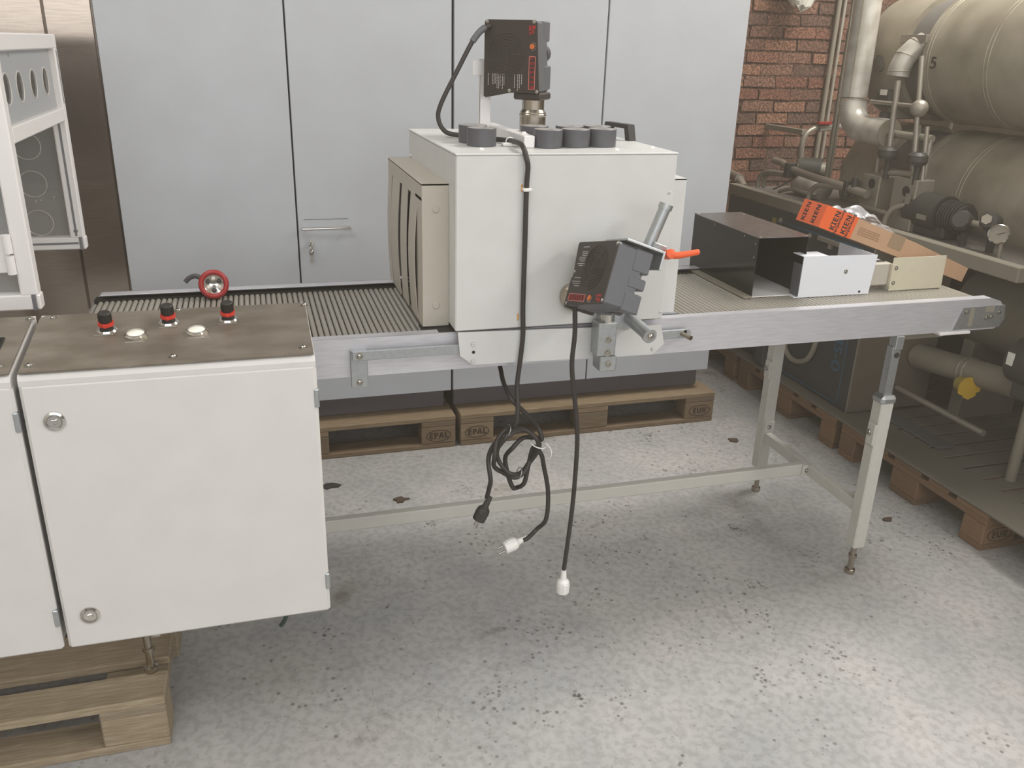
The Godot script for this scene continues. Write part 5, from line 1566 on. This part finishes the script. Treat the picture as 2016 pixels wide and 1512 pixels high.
	for k in rows + 1:
		var v := float(k) / rows
		var ring := []
		for s2 in seg:
			var a := TAU * s2 / seg
			var rr := 0.115 * pow(sin(PI * clampf(0.06 + v * 0.6, 0, 1)), 0.6) * (1.0 + 0.16 * no.get_noise_2d(cos(a) * 3.0 + 7, v * 5.0 + sin(a) * 3.0))
			if k == 0: rr = 0.0
			ring.append(V(3.075 + cos(a) * rr, 1.828 + v * 0.30 + 0.018 * no.get_noise_2d(s2, k), -4.64 + sin(a) * rr * 0.7))
		grid.append(ring)
	for k in rows:
		for s2 in seg:
			var n2 := (s2 + 1) % seg
			var o: Vector3 = (grid[k][s2] + grid[k + 1][n2]) / 2 - V(3.075, 1.98, -4.64)
			var nr: Vector3 = (grid[k][n2] - grid[k][s2]).cross(grid[k + 1][s2] - grid[k][s2]).normalized()
			if nr.dot(o) < 0: nr = -nr
			sb.quad(grid[k][s2], grid[k][n2], grid[k + 1][n2], grid[k + 1][s2], nr)
	part("bag_body", sb, M.lens, g)
	part("hook", rod(V(3.075, 2.05, -4.81), V(3.075, 2.06, -4.62), 0.006, 8), M.machine_grey, g)
	# yellow cap lying among the lower pipes
	var yc := thing("yellow_cap", "ragged yellow plastic cap on the big pipe under the cooling machine", "cap", V(2.62, 0.36, -2.56))
	var ys := Shape.new()
	var pl := PackedVector2Array()
	for k in 26:
		var a := TAU * k / 26
		var rr := 0.040 * (1.0 + (0.10 if k % 5 == 0 else 0.0) - (0.14 if k % 7 == 3 else 0.0))
		pl.append(Vector2(cos(a) * rr, sin(a) * rr * 1.12))
	var yx := Transform3D(Basis(Vector3.UP, -0.35), V(2.645, 0.392, -2.49))
	ys.prism(pl, -0.004, 0.004, yx)
	part("cap_face", ys, M.yellow, yc)
	var yb := Shape.new()
	yb.cyl(yx * V(-0.01, 0.0, -0.055), yx * V(0, 0, -0.004), 0.031, 18)
	part("cap_sleeve", yb, M.yellow_dull, yc)


# ---------------------------------------------------------------- odds and ends
func small_things() -> void:
	var t := thing("headlamp", "red round headlamp with a clear lens lying on the conveyor's rear rail", "lamp", V(-0.125, 0.9142, -2.455))
	var fx := along(V(0.03, 0.22, 1), V(-0.1255, 0.955, -2.452))
	var b := Shape.new()
	b.lathe([Vector2(0, -0.036), Vector2(0.025, -0.036), Vector2(0.0365, -0.022), Vector2(0.0405, -0.006), Vector2(0.0405, 0.006), Vector2(0.037, 0.013), Vector2(0.0275, 0.012), Vector2(0.026, 0.002)], fx, 36, true)
	part("housing", b, M.red_soft, t)
	var r := Shape.new()
	r.lathe([Vector2(0.0262, 0.003), Vector2(0.012, -0.004), Vector2(0, -0.006)], fx, 30)
	part("reflector", r, M.chrome, t)
	for k in 6:
		var a := TAU * k / 6
		var l := Shape.new()
		l.lathe([Vector2(0.0065, 0.0005), Vector2(0.005, 0.004), Vector2(0, 0.005)], fx * Transform3D(Basis(), V(cos(a) * 0.0165, 0.0, sin(a) * 0.0165)), 12, true)
		part("light_emitting_diode", l, M.lens if k % 2 else M.blower_dark, t)
	part("strap", pipe([V(-0.15, 0.963, -2.475), V(-0.172, 0.972, -2.485), V(-0.19, 0.966, -2.49), V(-0.202, 0.955, -2.49)], 0.007, 6), M.blower_dark, t)
	var g := thing("green_cord_end", "dark green cord end hanging below the control box with knobs", "cord", V(-0.01, 0.30, -1.75))
	part("cord_tip", pipe([V(0.004, 0.437, -1.75), V(0.002, 0.38, -1.75), V(-0.005, 0.326, -1.75), V(-0.018, 0.303, -1.75)], 0.005, 8), M.green, g)
	# scraps on the floor
	var rng := RandomNumberGenerator.new()
	rng.seed = 21
	for p in [[0.199, -2.985, 0.022, "black scrap on the floor just right of the big control box"], [0.441, -2.817, 0.020, "brown flake on the floor in front of the left pallet"], [1.95, -3.0, 0.02, "dark crumb on the floor below the rear leg's cross bar"], [2.16, -2.25, 0.014, "pale crumb on the floor beside the near block of the reddish pallet"]]:
		var s := Shape.new()
		var poly := PackedVector2Array()
		for k in 9:
			var a := TAU * k / 9
			var rr: float = p[2] * rng.randf_range(0.55, 1.25)
			poly.append(Vector2(cos(a) * rr * 1.4, sin(a) * rr))
		s.prism(poly, 0.0, 0.006, Transform3D(Basis(Vector3.RIGHT, -PI / 2), V(0, 0, 0)))
		var o := thing("floor_scrap", p[3], "scrap", V(p[0], 0.0, p[1]), "scraps on the floor")
		part("scrap_body", s, M.dirt if p[2] < 0.022 else M.pump_black, o, "", true)
